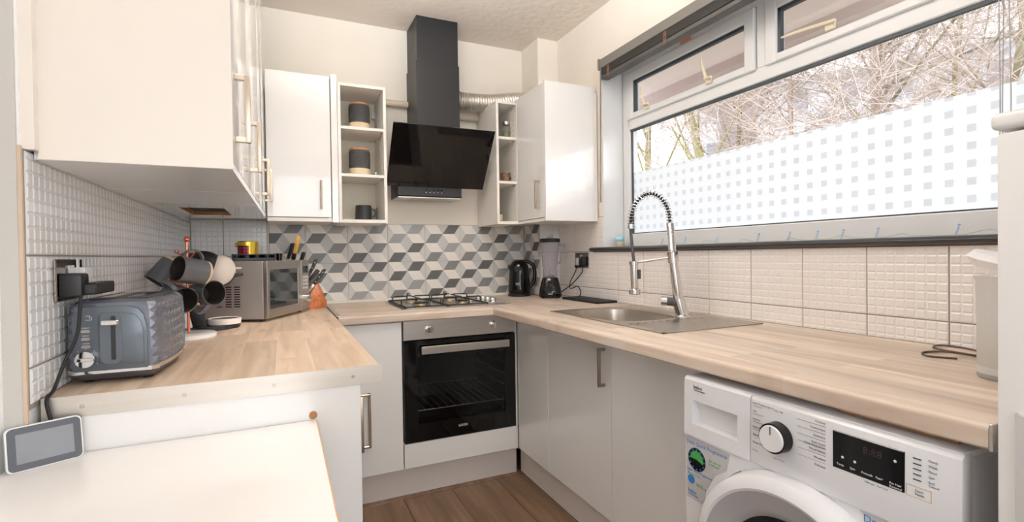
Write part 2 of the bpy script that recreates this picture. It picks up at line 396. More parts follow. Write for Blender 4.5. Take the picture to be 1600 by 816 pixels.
# ------------------------------------------------------------------ room shell
XL, XLN = -2.138, -2.168      # tiled left wall, plain left wall nearer the camera
ZC = 2.603; YF = -5.2
WT = .911                     # worktop height
fl = struct(part('floor', G().box(-2.6,YF-.2,-.1,.3,.3,-.006), M['floorw'], smooth=False))
# planks: rows run towards the camera, one border row along the plinth
def plank(x0,x1,y0,y1):
    m = G().box(0,0,-.006,x1-x0-.0025,y1-y0-.0025,0, bev=.0008)
    o = part('plank', m, M['floorw'], fl, world=False); o.location = (x0,y0,0)
    return o
PX = [-2.14,-1.905,-1.66,-1.415,-1.17,-.76+-.165,-.76+.08,-.52,-.275]
plank(-1.47,-.765,-.72,-.60); plank(-.765,-.30,-.72,-.60)
offs = [.3,.75,.15,.55,.0,.6,.25,.45,.1]
for i,x in enumerate(PX[:-1]):
    y = -.72; L0 = 1.22*(.35+offs[i]*.6)
    while y > -3.4:
        y1 = y-L0; plank(x, PX[i+1], y1, y); y = y1; L0 = 1.22
struct(part('ceiling', G().box(-2.6,YF-.2,ZC,.3,.3,ZC+.1), M['ceiling'], smooth=False))
wb = struct(part('wall_back', G().box(-2.6,.008,-.01,.3,.2,ZC), M['wall'], smooth=False))
wl = struct(part('wall_left', G().box(-2.4,-1.9,-.01,XL,.008,ZC).box(-2.4,YF,-.01,XLN,-1.9,ZC), M['wall_left'], smooth=False))
WY0, WY1, WZ0, WZ1 = -.744, -2.70, 1.215, 2.30    # window opening
g = G()
g.box(.006,YF,-.01,.22,.008,WZ0); g.box(.006,YF,WZ1,.22,.008,ZC); g.box(.006,WY0,WZ0,.22,.008,WZ1); g.box(.006,YF,WZ0,.22,WY1,WZ1)
wr = struct(part('wall_right', g, M['wall'], smooth=False))
# white reveal lining
part('reveal_lining', G().box(.0,WY0-.006,WZ0,.14,WY0,WZ1).box(.0,WY1,WZ0,.14,WY1+.006,WZ1).box(.0,WY1,WZ1-.006,.14,WY0,WZ1), M['upvc'], wr)
# room end behind the camera, with an opening made up to let rear light in
g = G(); g.box(-2.4,YF-.1,-.01,-2.15,YF,ZC); g.box(-.55,YF-.1,-.01,.3,YF,ZC); g.box(-2.15,YF-.1,2.35,-.55,YF,ZC); g.box(-2.15,YF-.1,-.01,-.55,YF,.75)
struct(part('wall_front', g, M['wall'], smooth=False))
bx, by = -.148, -.238
wx = struct(part('wall_corner', G().box(bx+.006,by+.006,-.01,.006,.008,ZC), M['wall'], smooth=False))

# ------------------------------------------------------------------ patterned tiles (printed rhombus pattern, flush polygons)
TW = .2355
def clip(poly, x0,x1,y0,y1):
    def cut(ps, f, inter):
        out = []
        for i in range(len(ps)):
            a,b = ps[i-1],ps[i]
            fa,fb = f(a),f(b)
            if fb >= 0:
                if fa < 0: out.append(inter(a,b,fa,fb))
                out.append(b)
            elif fa >= 0: out.append(inter(a,b,fa,fb))
        return out
    it = lambda a,b,fa,fb: (a[0]+(b[0]-a[0])*fa/(fa-fb), a[1]+(b[1]-a[1])*fa/(fa-fb))
    for f in (lambda p:p[0]-x0, lambda p:x1-p[0], lambda p:p[1]-y0, lambda p:y1-p[1]):
        poly = cut(poly, f, it)
        if len(poly) < 3: return []
    return poly
def pattern_mesh(seed, u0,u1,v0,v1, w=TW, h=.2345):
    """u left-right, v top-down in tile fractions; returns a mesh, local X = u*w, Z = -v*h, face towards -Y"""
    rnd = random.Random(seed); a,b,c,d = 1/3,2/3,1/6,5/6
    sh = []
    for vv in (-.5,0,.5,1):
        sh.append(([(0,vv),(a,vv),(.5,vv+.25),(c,vv+.25)],0))
        sh.append(([(c,vv+.25),(.5,vv+.25),(a,vv+.5),(0,vv+.5)],'d'))
        sh.append(([(0,vv),(c,vv+.25),(0,vv+.5)],2))
        sh.append(([(a,vv),(.5,vv-.25),(b,vv),(.5,vv+.25)],1))
        w4 = vv+.25
        sh.append(([(.5,w4),(d,w4),(1,w4+.25),(b,w4+.25)],0))
        sh.append(([(b,w4-.25),(1,w4-.25),(d,w4),(.5,w4)],'d'))
        sh.append(([(1,vv),(d,vv+.25),(1,vv+.5)],2))
    bm = bmesh.new(); gp = .0012
    X = lambda u: u*w; Z = lambda v: -v*h
    for poly,k in sh:
        k = rnd.choice((3,4,4,5)) if k == 'd' else k
        q = clip(poly, u0,u1,v0,v1)
        if len(q) < 3: continue
        vs = [bm.verts.new((min(max(X(p[0]),X(u0)+gp),X(u1)-gp), -.007, min(max(Z(p[1]),Z(v1)+gp),Z(v0)-gp))) for p in q]
        try: f = bm.faces.new(vs); f.material_index = k
        except ValueError: pass
    x0,x1,z0,z1 = X(u0)+gp,X(u1)-gp,Z(v1)+gp,Z(v0)-gp
    F = [bm.verts.new((x,-.007,z)) for x,z in ((x0,z0),(x1,z0),(x1,z1),(x0,z1))]; Bk = [bm.verts.new((x,0,z)) for x,z in ((x0,z0),(x1,z0),(x1,z1),(x0,z1))]
    for i in range(4):
        f = bm.faces.new((F[i],F[(i+1)%4],Bk[(i+1)%4],Bk[i])); f.material_index = 0
    me = bpy.data.meshes.new('patterned_tile'); bmesh.ops.recalc_face_normals(bm, faces=bm.faces[:])
    for f in bm.faces:
        if abs(f.normal.y) > .9 and f.normal.y > 0: f.normal_flip()
    bm.to_mesh(me); bm.free()
    for k in ('pw','pg','pg2','pd1','pd2','pd3'): me.materials.append(M[k])
    return me
jx = [-1.753,-1.563,-1.3265,-1.089,-.853,-.6165,-.379,-.1495]
k = 0
for row,(zt,v0,v1) in enumerate(((1.3845,0,1),(1.150,0,1))):
    for i in range(7):
        w = jx[i+1]-jx[i]; u0 = .2 if i == 0 else 0
        ww = w/(1-u0)
        me = pattern_mesh(100+k, u0,1,v0,v1, w=ww); k += 1
        o = bpy.data.objects.new('patterned_tile', me); COL.objects.link(o); o.parent = wb
        o.location = (jx[i]-u0*ww, .007, zt)
for row,zt in enumerate((1.3845,1.150)):
    me = pattern_mesh(300+row, 0,1,0,1, w=.2345)
    o = bpy.data.objects.new('patterned_tile', me); COL.objects.link(o); o.parent = wx; o.location = (bx+.007,-.003,zt); o.rotation_euler = (0,0,-pi/2)
part('grout', G().box(-1.755,.0035,.90,-.14,.008,1.386), M['grout'], wb)
part('grout', G().box(bx+.0035,by,.90,bx+.007,.006,1.386), M['grout'], wx)
part('sealant_bead', G().prism([(0.001,.9105),(-.013,.9105),(-.011,.918),(0.001,.926)], -1.56, -.15, 'x'), M['caulk'], wb)

# ------------------------------------------------------------------ relief mosaic tiles (8 x 8 raised pads)
MT = .2165; _mc = {}
def mosaic(parent, m, org, rz, u0,u1,v0,v1):
    """one tile: u0..u1 along the wall, v0..v1 up, both in metres inside the full tile"""
    key = (round(u0,3),round(u1,3),round(v0,3),round(v1,3),m.name)
    if key not in _mc:
        g = G(); gp = .0019; n = 8; p = (MT-2*gp)/n
        a0,a1,b0,b1 = max(u0,gp),min(u1,MT-gp),max(v0,gp),min(v1,MT-gp)
        g.box(a0,-.0060,b0,a1,0,b1)
        for i in range(n):
            for j in range(n):
                x0,x1,z0,z1 = gp+i*p+.0012,gp+(i+1)*p-.0012,gp+j*p+.0012,gp+(j+1)*p-.0012
                x0,x1,z0,z1 = max(x0,a0),min(x1,a1),max(z0,b0),min(z1,b1)
                if x1-x0 < .004 or z1-z0 < .004: continue
                e = min(.0032,(x1-x0)/3,(z1-z0)/3); B = g.bm
                q = [B.verts.new(v) for v in ((x0,-.0060,z0),(x1,-.0060,z0),(x1,-.0060,z1),(x0,-.0060,z1))]
                t = [B.verts.new(v) for v in ((x0+e,-.0074,z0+e),(x1-e,-.0074,z0+e),(x1-e,-.0074,z1-e),(x0+e,-.0074,z1-e))]
                B.faces.new(t)
                for s in range(4): B.faces.new((q[s],q[(s+1)%4],t[(s+1)%4],t[s]))
        o = part('mosaic_tile', g, m, parent, world=False, smooth=False); _mc[key] = o.data
    else:
        o = bpy.data.objects.new('mosaic_tile', _mc[key]); COL.objects.link(o); o.parent = parent
    o.location = org; o.rotation_euler = (0,0,rz)
rows = ((.7635,.911-.7635,MT),(.98,0,MT),(1.1965,0,.2))
# right wall, u runs towards the camera
for i in range(12):
    y = -.2265-.0+ -i*MT + .0  # tile i starts at this y
    y0 = -.4425+MT*1 - i*MT
    y1 = y0-MT
    for zi,(z,v0,v1) in enumerate(rows):
        u0 = 0; u1 = MT
        if y0 > by: u0 = y0-by
        if zi == 2:
            if y0 <= WY0: continue
            u1 = min(u1, y0-WY0+.002)
        else: pass
        if u1-u0 < .01: continue
        if zi == 1: v1 = MT
        mosaic(wr, M['tile'], (.006, y0, z), -pi/2, u0,u1,v0,v1)
# front of the boxed corner
for z,v0,v1 in rows: mosaic(wx, M['tile'], (bx,by+.006,z), 0, .004,.148,v0,v1)
part('grout', G().box(.002,WY0,.90,.006,by,1.4).box(.002,-2.75,.90,.006,WY0,1.215), M['grout'], wr)
part('grout', G().box(bx,by+.002,.9,0,by+.006,1.4), M['grout'], wx)
# left wall, u runs away from the camera
for i in range(9):
    y0 = -1.895+i*MT
    for z,v0,v1 in rows:
        u1 = min(MT, -.004-y0)
        if u1 < .01: continue
        mosaic(wl, M['tileL'], (XL,y0,z), pi/2, 0,u1,v0,v1)
part('grout', G().box(XL,-1.897,.90,XL+.004,.002,1.4), M['grout'], wl)
# left end of the back wall
for i,(x0,ua,ub) in enumerate(((-2.195,.066,MT),(-1.9785,0,MT))):
    for z,v0,v1 in rows: mosaic(wb, M['tileL'], (x0,.008,z), 0, ua,ub,v0,v1)
part('grout', G().box(-2.13,.004,.90,-1.758,.008,1.4), M['grout'], wb)
part('sealant_bead', G().box(-1.762,-.003,.911,-1.754,.008,1.385), M['caulk'], wb)
# edge of the tiling and the wall strip beside it
part('tile_edge_trim', G().box(XL-.004,-1.903,.62,XL+.003,-1.897,1.405), M['tan'], wl)
part('wall_strip', G().box(XLN,-1.906,.62,XL-.003,-1.90,ZC), M['greytrim'], wl)
part('filler_strip', G().box(XL,-1.893,1.40,-2.118,-1.872,ZC), M['cream'], wl)

# ------------------------------------------------------------------ window
X0 = .14
win = struct(bpy.data.objects.new('window_1', None)); COL.objects.link(win); win.location = (X0,-1.72,WZ0)
g = G(); fd = .06
ZG0,ZG1 = 1.295,1.893; ZT0 = 1.965; ZT1 = 2.200
yA,yB = WY0-.006, WY1+.006
g.box(X0,yA,WZ0,X0+fd,yA-.062,WZ1-.006,.004); g.box(X0,yB,WZ0,X0+fd,yB+.062,WZ1-.006,.004)
g.box(X0,yA-.05,WZ0,X0+fd,yB+.05,ZG0,.004); g.box(X0,yA-.05,ZT1+.01,X0+fd,yB+.05,WZ1-.006,.004)
g.box(X0,yA-.05,ZG1,X0+fd,yB+.05,ZT0-.01,.004)
g.box(X0-.0012,-1.665,ZT0-.012,X0+fd-.002,-1.705,WZ1-.012,.001)
part('frame', g, M['upvc'], win)
g = G(); g.box(X0+.012,yA-.06,ZG0-.006,X0+.02,yA-.072,ZG1+.004); g.box(X0+.012,yB+.06,ZG0-.006,X0+.02,yB+.072,ZG1+.004)
g.box(X0+.006,yA-.06,ZG0-.002,X0+.02,yB+.06,ZG0+.005); g.box(X0+.006,yA-.06,ZG1-.012,X0+.02,yB+.06,ZG1+.002)
part('gasket', g, M['gasket'], win)
part('lower_pane', G().box(X0+.03,yA-.06,ZG0-.005,X0+.034,yB+.06,ZG1+.005), M['pane'], win, smooth=False)
part('frosted_film', G().box(X0+.0285,yA-.062,ZG0-.002,X0+.0292,yB+.062,1.647), M['film'], win, smooth=False)
def sash(y0, y1):
    s = G(); z0,z1 = ZT0-.018,ZT1+.012; w = .052
    xa,xb = X0-.014,X0+.04
    s.box(xa,y0,z0,xb,y0-w,z1,.004); s.box(xa,y1+w,z0,xb,y1,z1,.004); s.box(xa,y0-w+.004,z0,xb,y1+w-.004,z0+w*.62,.004); s.box(xa,y0-w+.004,z1-w,xb,y1+w-.004,z1,.004)
    o = part('casement', s, M['upvc'], win)
    q = G(); a,b = z0+w*.62,z1-w
    q.box(xa+.01,y0-w,a,xa+.03,y0-w-.012,b); q.box(xa+.01,y1+w+.0,a,xa+.03,y1+w+.006,b); q.box(xa+.01,y0-w,b-.014,xa+.03,y1+w,b+.002)
    part('gasket', q, M['gasket'], o)
    part('pane', G().box(xa+.024,y0-w+.005,a-.004,xa+.028,y1+w-.005,b+.004), M['pane'], o, smooth=False)
    return o
s1 = sash(yA-.055,-1.66); s2 = sash(-1.712,-2.60)
def latch(y, z, ang, par, L=.085):
    h = G(); x = X0-.014
    h.box(x-.010,y-.019,z-.020,x,y+.019,z+.004,.003)
    h.cyl((x-.018,y-.026,z+.002),(x-.018,y+.014,z+.006),.0065,seg=10)
    c,s = cos(ang),sin(ang); pts = []
    for i in range(7):
        t = i/6; rr = L*t; pts.append((x-.016-.014*sin(pi*t*.6), y+.006+rr*c, z+.006+rr*s))
    h.tube(pts,[.0075,.0075,.007,.0065,.0065,.006,.004],seg=8)
    part('latch', h, M['latch'], par)
latch(-.985,1.985,rad(82),s1,.095); latch(-1.42,1.985,rad(82),s1,.095); latch(-1.985,2.0,rad(4),s2,.17)
part('warning_label', G().box(X0-.0152,-1.235,2.217,X0-.014,-1.305,2.232), mat('orange_label',(226,130,90),.5), win)
# dark bullnose sill
part('trim_1', G().prism([(.14,1.198),(-.012,1.198),(-.021,1.202),(-.026,1.2095),(-.021,1.217),(-.012,1.221),(.14,1.221)], -2.72, -.628, 'y', .0), M['sill'])
struct(bpy.data.objects['trim_1'])
part('mortar_gap', G().box(-.003,-2.7,1.1925,.004,-.64,1.198), mat('crumbly_mortar',(120,98,84),.9), wr)

# ------------------------------------------------------------------ outdoors
struct(part('ground', G().box(.3,-30,-.4,60,40,-.3), M['grass'], smooth=False), None)
g = G(); g.box(.22,-3.6,2.46,1.12,.6,2.56)
so_ = struct(part('trim_2', g, M['render'], smooth=False))
part('eaves_board', G().box(1.10,-3.6,2.335,1.16,.6,2.56), M['render'], so_)
part('eaves_moulding', G().box(1.02,-3.6,2.40,1.10,.6,2.46), M['renderd'], so_)  # darker copy of the render, shadow gap put into its colour
def building(name, x, y, w, d, h, rz, m, nx, nz, label, z0=-.3, ww=.9, wh=1.2, zs=1.5):
    t = thing(name, label, 'building', (x,y,z0), rz)
    part('wall', G().box(-w/2,0,0,w/2,d,h), m, t, world=False, smooth=False)
    part('parapet', G().box(-w/2-.2,-.2,h,w/2+.2,d+.2,h+.35), M['bldgb'], t, world=False, smooth=False)
    for i in range(nx):
        for j in range(nz):
            cx = -w/2+(i+.5)*w/nx; cz = zs+(h-zs)*(j+.35)/nz
            q = part('window', G().box(cx-ww/2,-.06,cz,cx+ww/2,.02,cz+wh), M['upvc'], t, world=False, smooth=False)
            part('pane', G().box(cx-ww/2+.08,-.08,cz+.08,cx+ww/2-.08,-.05,cz+wh-.08), M['bwin'], q, world=False, smooth=False)
    return t
building('apartment_block', 26, 15, 14, 8, 11, rad(-55), M['bldg'], 6, 4, 'pale block far behind the trees, its windows seen over the film left of the middle')
building('brick_tower', 16.6, 12.7, 1.5, 1.6, 14, rad(-50), M['bldgd'], 0, 0, 'narrow brown tower behind the trees, left of the slim straight trunk')
building('terraced_house', 25, 2.5, 11, 7, 9.5, rad(-80), M['bldgb'], 5, 3, 'blue-grey house with white framed windows behind the dense twigs at the right')
def tree(x, y, h, r, lean, m, label, seed, depth=4, spread=.62, low=.3, name='bare_tree'):
    rnd = random.Random(seed)
    t = thing(name, label, 'tree', (x,y,-.3))
    trunk, twigs = G(), G()
    def grow(p, d, L, rad_, lev, target):
        n = 4 if lev == 0 else (3 if lev < 3 else 2); rad_ = max(rad_,.0034); pts = [p.copy()]; rs = [rad_]
        q = p.copy(); dd = d.copy(); kids = []
        for i in range(n):
            dd = (dd+Vector((rnd.uniform(-1,1),rnd.uniform(-1,1),rnd.uniform(-.3,.6)))*.13*(1 if lev else .4)).normalized()
            q = q+dd*L/n; pts.append(q.copy()); rs.append(rad_*(1-.45*(i+1)/n)); kids.append((q.copy(),dd.copy(),rs[-1]))
        (trunk if lev < 2 else twigs).tube(pts, rs, seg=7 if lev == 0 else (4 if lev == 1 else 3), caps=False)
        if lev >= depth: return
        nk = (20 if lev == 0 else 6 if lev < 3 else 4)
        for c in range(nk):
            k = rnd.randrange(n) if lev else min(n-1, int(n*(low+(1-low)*rnd.random())))
            o,od,orad = kids[k]
            if lev == 0:
                f = low+(1-low)*(c+.5)/nk; fi = f*n; a = int(min(n-1,fi)); o = pts[a].lerp(pts[a+1], fi-a); od = (pts[a+1]-pts[a]).normalized(); orad = rad_*(1-.45*f)
            ax = Vector((rnd.uniform(-1,1),rnd.uniform(-1,1),rnd.uniform(-.35,.75))).normalized()
            nd = (od*(1-spread)+ax*spread*1.1).normalized()
            grow(o, nd, L*rnd.uniform(.42,.62)*(1 if lev else .72), (orad*rnd.uniform(.26,.4) if lev == 0 else orad*rnd.uniform(.4,.58)), lev+1, target)
        if lev: grow(q, dd, L*.6, rs[-1], lev+1, target)
    grow(Vector((0,0,0)), Vector(lean).normalized(), h, r*.72, 0, None)
    part('trunk', trunk, m, t, world=False)
    o = part('twigs', twigs, M['twig'], t, world=False, smooth=False); o['kind'] = 'stuff'
    return t
tree(6.3,4.2,6.0,.075,(.05,-.1,1),M['bark'],'greenish grey tree trunk left of the brown tower, seen above the tap',11)
tree(4.4,4.4,5.5,.10,(0,-.12,1),M['barky'],'yellow lichened tree nearest the left edge of the window',12)
tree(4.3,1.85,5.6,.11,(0,.28,1),M['barky'],'yellow lichened tree leaning left just right of the leftmost tree',23)
tree(4.6,1.30,7,.058,(0,.02,1),M['barkb'],'slim straight brown trunk right of the brown tower',14,low=.4)
tree(5.2,1.0,7.5,.085,(.02,-.03,1),M['bark'],'thick straight greenish trunk, left one of the close pair at mid window',15,low=.4)
tree(4.9,.48,7.5,.085,(-.03,0,1),M['barkb'],'thick straight trunk, right one of the close pair at mid window',16,low=.35)
tree(6.4,.6,6.5,.06,(0,-.1,1),M['barky'],'thin yellowish tree behind and right of the close pair',17)
tree(4.8,-.45,5.8,.05,(.05,-.12,1),M['bark'],'thin green stemmed tree above the refrigerator side of the window',18,spread=.7,low=.2)
tree(5.8,-.9,6.2,.07,(0,.1,1),M['barkb'],'brown twiggy tree at the far right of the window',19,spread=.7,low=.2)
tree(7.6,2.4,6.5,.07,(0,-.05,1),M['barkb'],'twiggy tree standing farther back between the slim trunk and the close pair',20)
tree(8.0,-.2,6.5,.07,(0,.1,1),M['barkb'],'twiggy tree farthest back before the blue-grey house',21,spread=.7)

# ------------------------------------------------------------------ worktops
def front_profile(s, edge, z0, z1, r=.011):
    """rounded top nose for an edge at coordinate `edge`, material on the s side"""
    p = []
    for i in range(5):
        a = pi/2*i/4; p.append((edge+s*(r-r*sin(a)), z1-r+r*cos(a)))
    p += [(edge,z0+.004),(edge+s*.004,z0)]
    return p
Z0 = .871
g = G()
g.prism(front_profile(1,-.701,Z0,WT)+[(-.53,Z0),(-.53,WT)], -2.755, -.757, 'y')
g.box(-.53,-2.755,Z0,-.003,-1.80,WT); g.box(-.53,-1.08,Z0,-.003,-.757,WT); g.box(-.06,-1.80,Z0,-.003,-1.08,WT)
g.box(-.701,-.757,Z0,-.003,by-.003,WT); g.box(-.701,by-.003,Z0,bx-.003,-.002,WT)
wtr = part('worktop', g, M['worky']); tag(wtr, 'long oak laminate worktop under the window with the sink set in it', 'worktop')
part('end_cap', G().box(-.700,-2.760,Z0-.002,-.62,-2.755,WT+.001,.001), M['alu'], wtr)
g = G(); g.prism(front_profile(1,-.757,Z0,WT)+[(-.002,Z0),(-.002,WT)], -1.4605, -.7015, 'x')
wtb = part('worktop', g, M['workx']); tag(wtb, 'short oak laminate worktop below the patterned tiles with the hob on it', 'worktop')
g = G(); g.prism(front_profile(-1,-1.4655,Z0,WT)+[(-2.130,Z0),(-2.130,WT)], -1.860, -.002, 'y')
wtl = part('worktop', g, M['workl']); tag(wtl, 'oak laminate worktop at the left carrying toaster and microwave', 'worktop')
part('joint_strip', G().box(-1.4655,-.72,WT-.001,-1.4475,-.01,WT+.0015,.0005), M['alu'], wtl)
part('support_batten', G().box(-.660,-2.700,.8555,-.640,-2.50,.8709), M['ply'], wtr)
es = part('edging_strip', G().prism([(-2.129,.868),(-1.480,.868),(-1.472,.870),(-1.466,.876),(-1.465,.9125),(-2.129,.9125)], -1.8625, -1.8602, 'y'), M['alu'], wtl)
for x in (-2.065,-1.889,-1.713,-1.536):
    part('screw', G().cyl((x,-1.8625,.889),(x,-1.8636,.889),.0042,.0034,seg=12), M['steel'], es)

# ------------------------------------------------------------------ handles
def d_handle(p, axis, L, out, m, parent, w=.011):
    """square bow handle; p = centre on the door face, axis 'x' or 'y' = direction it stands off (sign in out)"""
    g = G(); x,y,z = p
    if axis == 'x':
        X = x+out
        g.box(min(X,X-math.copysign(w,out)),y-w/2,z-L/2,max(X,X-math.copysign(w,out)),y+w/2,z+L/2,.002,2)
        for s in (-1,1): g.box(min(x,X),y-w/2+.0005,z+s*(L/2-w/2)-w/2,max(x,X)-.001,y+w/2-.0005,z+s*(L/2-w/2)+w/2,.0015)
    else:
        Y = y+out
        g.box(x-w/2,Y,z-L/2,x+w/2,Y+w,z+L/2,.002,2)
        for s in (-1,1): g.box(x-w/2+.0005,Y+.001,z+s*(L/2-w/2)-w/2,x+w/2-.0005,y,z+s*(L/2-w/2)+w/2,.0015)
    return part('handle', g, m, parent)

# ------------------------------------------------------------------ base units
t = thing('base_cabinet','white base cabinet left of the oven, square handle on its door','cabinet',(-1.31,-.40,0))
part('carcass', G().box(-1.457,-.713,.148,-1.175,-.01,Z0), M['carcass'], t)
d = part('door', G().box(-1.457,-.733,.150,-1.1715,-.7145,.866,.0015), M['gloss'], t)
# routed square handle
g = G(); x0,x1,z0,z1 = -1.402,-1.325,.292,.545
g.box(x1-.012,-.762,z0,x1,-.750,z1,.003); g.box(x0,-.762,z0,x0+.012,-.750,z1,.003)
g.box(x0,-.762,z0,x1,-.750,z0+.012,.003); g.box(x0,-.762,z1-.012,x1,-.750,z1,.003)
g.box(x1-.011,-.752,z0,x1-.001,-.7335,z0+.01); g.box(x1-.011,-.752,z1-.01,x1-.001,-.7335,z1)
part('handle', g, M['handle'], d)
t = thing('oven_housing','white housing with a low drawer front below the built-in oven','cabinet',(-.866,-.40,0))
g = G(); g.box(-1.1705,-.712,.148,-1.1665,-.01,Z0); g.box(-.5675,-.7325,.148,-.5580,-.01,Z0); g.box(-1.166,-.712,.262,-.566,-.02,.272)
part('carcass', g, M['carcass'], t)
part('drawer_front', G().box(-1.1655,-.7345,.151,-.5685,-.7145,.2705,.0015), M['gloss'], t)
tag(part('plinth', G().box(-1.50,-.682,0,-.545,-.668,.1478,.001), M['kick']), 'white plinth board under the oven housing', 'plinth')
tag(part('plinth', G().box(-.520,-2.085,0,-.506,-.683,.1478,.001), M['kick']), 'white plinth board under the cabinets of the window side', 'plinth')
def base_right(y0,y1,label,handle=None,nodoor=False):
    t = thing('base_cabinet', label, 'cabinet', (-.3,(y0+y1)/2,0))
    g = G(); g.box(-.5375,y1+.003,.148,-.03,y0-.003,.18); g.box(-.5375,y1+.003,.148,-.03,y1+.02,.70); g.box(-.5375,y0-.02,.148,-.03,y0-.003,.70); g.box(-.5375,y1+.003,.79,-.52,y0-.003,Z0)
    part('carcass', g, M['carcass'], t)
    d = part('filler_panel' if nodoor else 'door', G().box(-.557,y1+.0015,.150,-.5385,y0-.0015,.866,.0015), M['gloss'], t)
    if handle: d_handle((-.557,handle,.743), 'x', .150, -.033, M['handle'], d)
base_right(-.738,-1.073,'white corner cabinet with a blank front, beside the oven',nodoor=True)
base_right(-1.073,-1.573,'white base cabinet with a nickel bow handle, under the sink',handle=-1.535)
base_right(-1.573,-2.085,'white base cabinet without a handle, beside the washing machine')
# peninsula carcass at the left, seen from its end
t = thing('base_cabinet','white cabinet under the left worktop, its plain end panel facing the table','cabinet',(-1.82,-1.3,0))
part('end_panel', G().box(-2.131,-1.858,0,-1.518,-1.840,Z0,.001), M['gloss'], t)
part('carcass', G().box(-2.125,-1.839,.148,-1.540,-.76,Z0-.002), M['carcass'], t)
for a,b in ((-1.838,-1.30),(-1.297,-.77)):
    d = part('door', G().box(-1.5385,a,.150,-1.520,b,.866,.0015), M['gloss'], t)
    d_handle((-1.520,a+.05,.743),'x',.15,.018,M['handle'],d)
part('plinth', G().box(-2.12,-1.839,0,-1.58,-.77,.1475), M['kick'], t)
part('cam_cover', G().cyl((-1.629,-1.858,.806),(-1.629,-1.8605,.806),.0095,seg=16).cyl((-1.629,-1.8605,.806),(-1.629,-1.8615,.806),.005,.004,seg=6), M['ply'], t)

# ------------------------------------------------------------------ oven
ox0,ox1,oy = -1.1635,-.5685,-.733
t = thing('oven','black glass built-in oven with steel control strip under the hob','oven',(-.866,-.45,.275))
g = G(); th = .02
g.box(ox0,-.712,.2735,ox0+th,-.15,.868); g.box(ox1-th,-.712,.2735,ox1,-.15,.868); g.box(ox0,-.712,.2735,ox1,-.15,.30); g.box(ox0,-.712,.80,ox1,-.15,.868); g.box(ox0,-.19,.2735,ox1,-.15,.868)
part('cavity', g, M['ovin'], t)
f = part('control_panel', G().box(ox0,oy-.002,.7745,ox1,-.712,.869,.0015), M['steel'], t)
for x in (-1.035,-.690):
    k = part('knob', G().cyl((x,oy-.002,.822),(x,oy-.008,.822),.020,.019,seg=28).cyl((x,oy-.008,.822),(x,oy-.028,.822),.0165,.0150,seg=28).box(x-.0022,oy-.030,.810,x+.0022,oy-.0275,.836,.0005), M['chrome'], f)
    g = G()
    for a in range(0,360,45):
        if a == 90: continue
        c,s = cos(rad(a)),sin(rad(a)); g.cyl((x+.028*c,oy-.0020,.822+.028*s),(x+.028*c,oy-.0024,.822+.028*s),.0014,seg=8)
    part('dial_marks', g, M['textd'], f)
# door: frame of black glass with a see-through middle
g = G(); z0,z1 = .2735,.7690; wx0,wx1,wz0,wz1 = ox0+.068,ox1-.060,.362,.688
g.box(ox0+.001,oy-.004,z0,wx0,-.714,z1,.001); g.box(wx1,oy-.004,z0,ox1-.001,-.714,z1,.001); g.box(wx0,oy-.004,z0,wx1,-.714,wz0); g.box(wx0,oy-.004,wz1,wx1,-.714,z1)
d = part('door', g, M['gblack'], t)
part('door_glass', G().box(wx0,oy-.0035,wz0,wx1,oy+.001,wz1), M['ovglass'], d, smooth=False)
g = G(); g.box(-1.083,oy-.040,.706,-.617,oy-.028,.744,.002); g.box(-1.078,oy-.029,.716,-1.058,oy-.003,.734); g.box(-.642,oy-.029,.716,-.622,oy-.003,.734)
part('door_handle', g, M['steel'], d)
text('LOGIK', .017, M['textw'], d, face_mx((-.866,oy-.0045,.318),(1,0,0),(0,0,1)), align='CENTER')
for i,z in enumerate((.415,.475,.535,.595,.65)):
    g = G()
    if i == 0:
        for k in range(14): g.cyl((-1.13+.04*k,-.70,z),(-1.13+.04*k,-.20,z),.0018,seg=6)
        g.cyl((-1.14,-.70,z),(-.59,-.70,z),.003,seg=6); g.cyl((-1.14,-.20,z),(-.59,-.20,z),.003,seg=6)
        part('wire_rack', g, M['rack'], t)
    else:
        for s,x in ((1,ox0+.028),(-1,ox1-.028)):
            pts = [(x+s*.004,-.69+.05*j,z+.006*((j%4) in (1,2))) for j in range(10)]; g.tube(pts,.0032,seg=6)
        part('side_rail', g, M['rack'], t)
part('baking_tray', G().box(-1.12,-.66,.345,-.62,-.22,.350).box(-1.12,-.66,.345,-1.115,-.22,.368).box(-.625,-.66,.345,-.62,-.22,.368).box(-1.12,-.66,.345,-.62,-.655,.368), M['black'], t)

# ------------------------------------------------------------------ hob
hx0,hx1,hy0,hy1 = -1.137,-.537,-.618,-.135
t = thing('gas_hob','stainless steel gas hob with black pan supports','hob',(-.837,-.377,WT))
g = G()
g.prism([(hx0,hy0),(hx1,hy0),(hx1,hy1),(hx0,hy1)], WT, WT+.003, 'z'); g.box(hx0+.02,hy0+.02,WT+.003,hx1-.02,hy1-.02,WT+.007,.003)
part('hob_plate', g, M['steel'], t)
burn = ((-1.01,-.49,.046),(-1.01,-.26,.036),(-.775,-.49,.036),(-.775,-.26,.046))
for x,y,r in burn:
    b = part('burner', G().lathe([(r+.006,WT+.007),(r+.006,WT+.012),(r,WT+.015),(r,WT+.020),(0,WT+.020)],24,x,y), M['burner'], t)
    part('burner_cap', G().lathe([(r-.006,WT+.020),(r-.005,WT+.025),(r-.010,WT+.027),(0,WT+.027)],24,x,y), M['black'], b)
    part('flame_ring', G().lathe([(r+.001,WT+.0145),(r+.001,WT+.0195),(r-.001,WT+.0195)],24,x,y), M['brass'], b)
    part('igniter', G().cyl((x+r+.012,y,WT+.006),(x+r+.012,y,WT+.022),.0022,seg=8), M['white'], b)
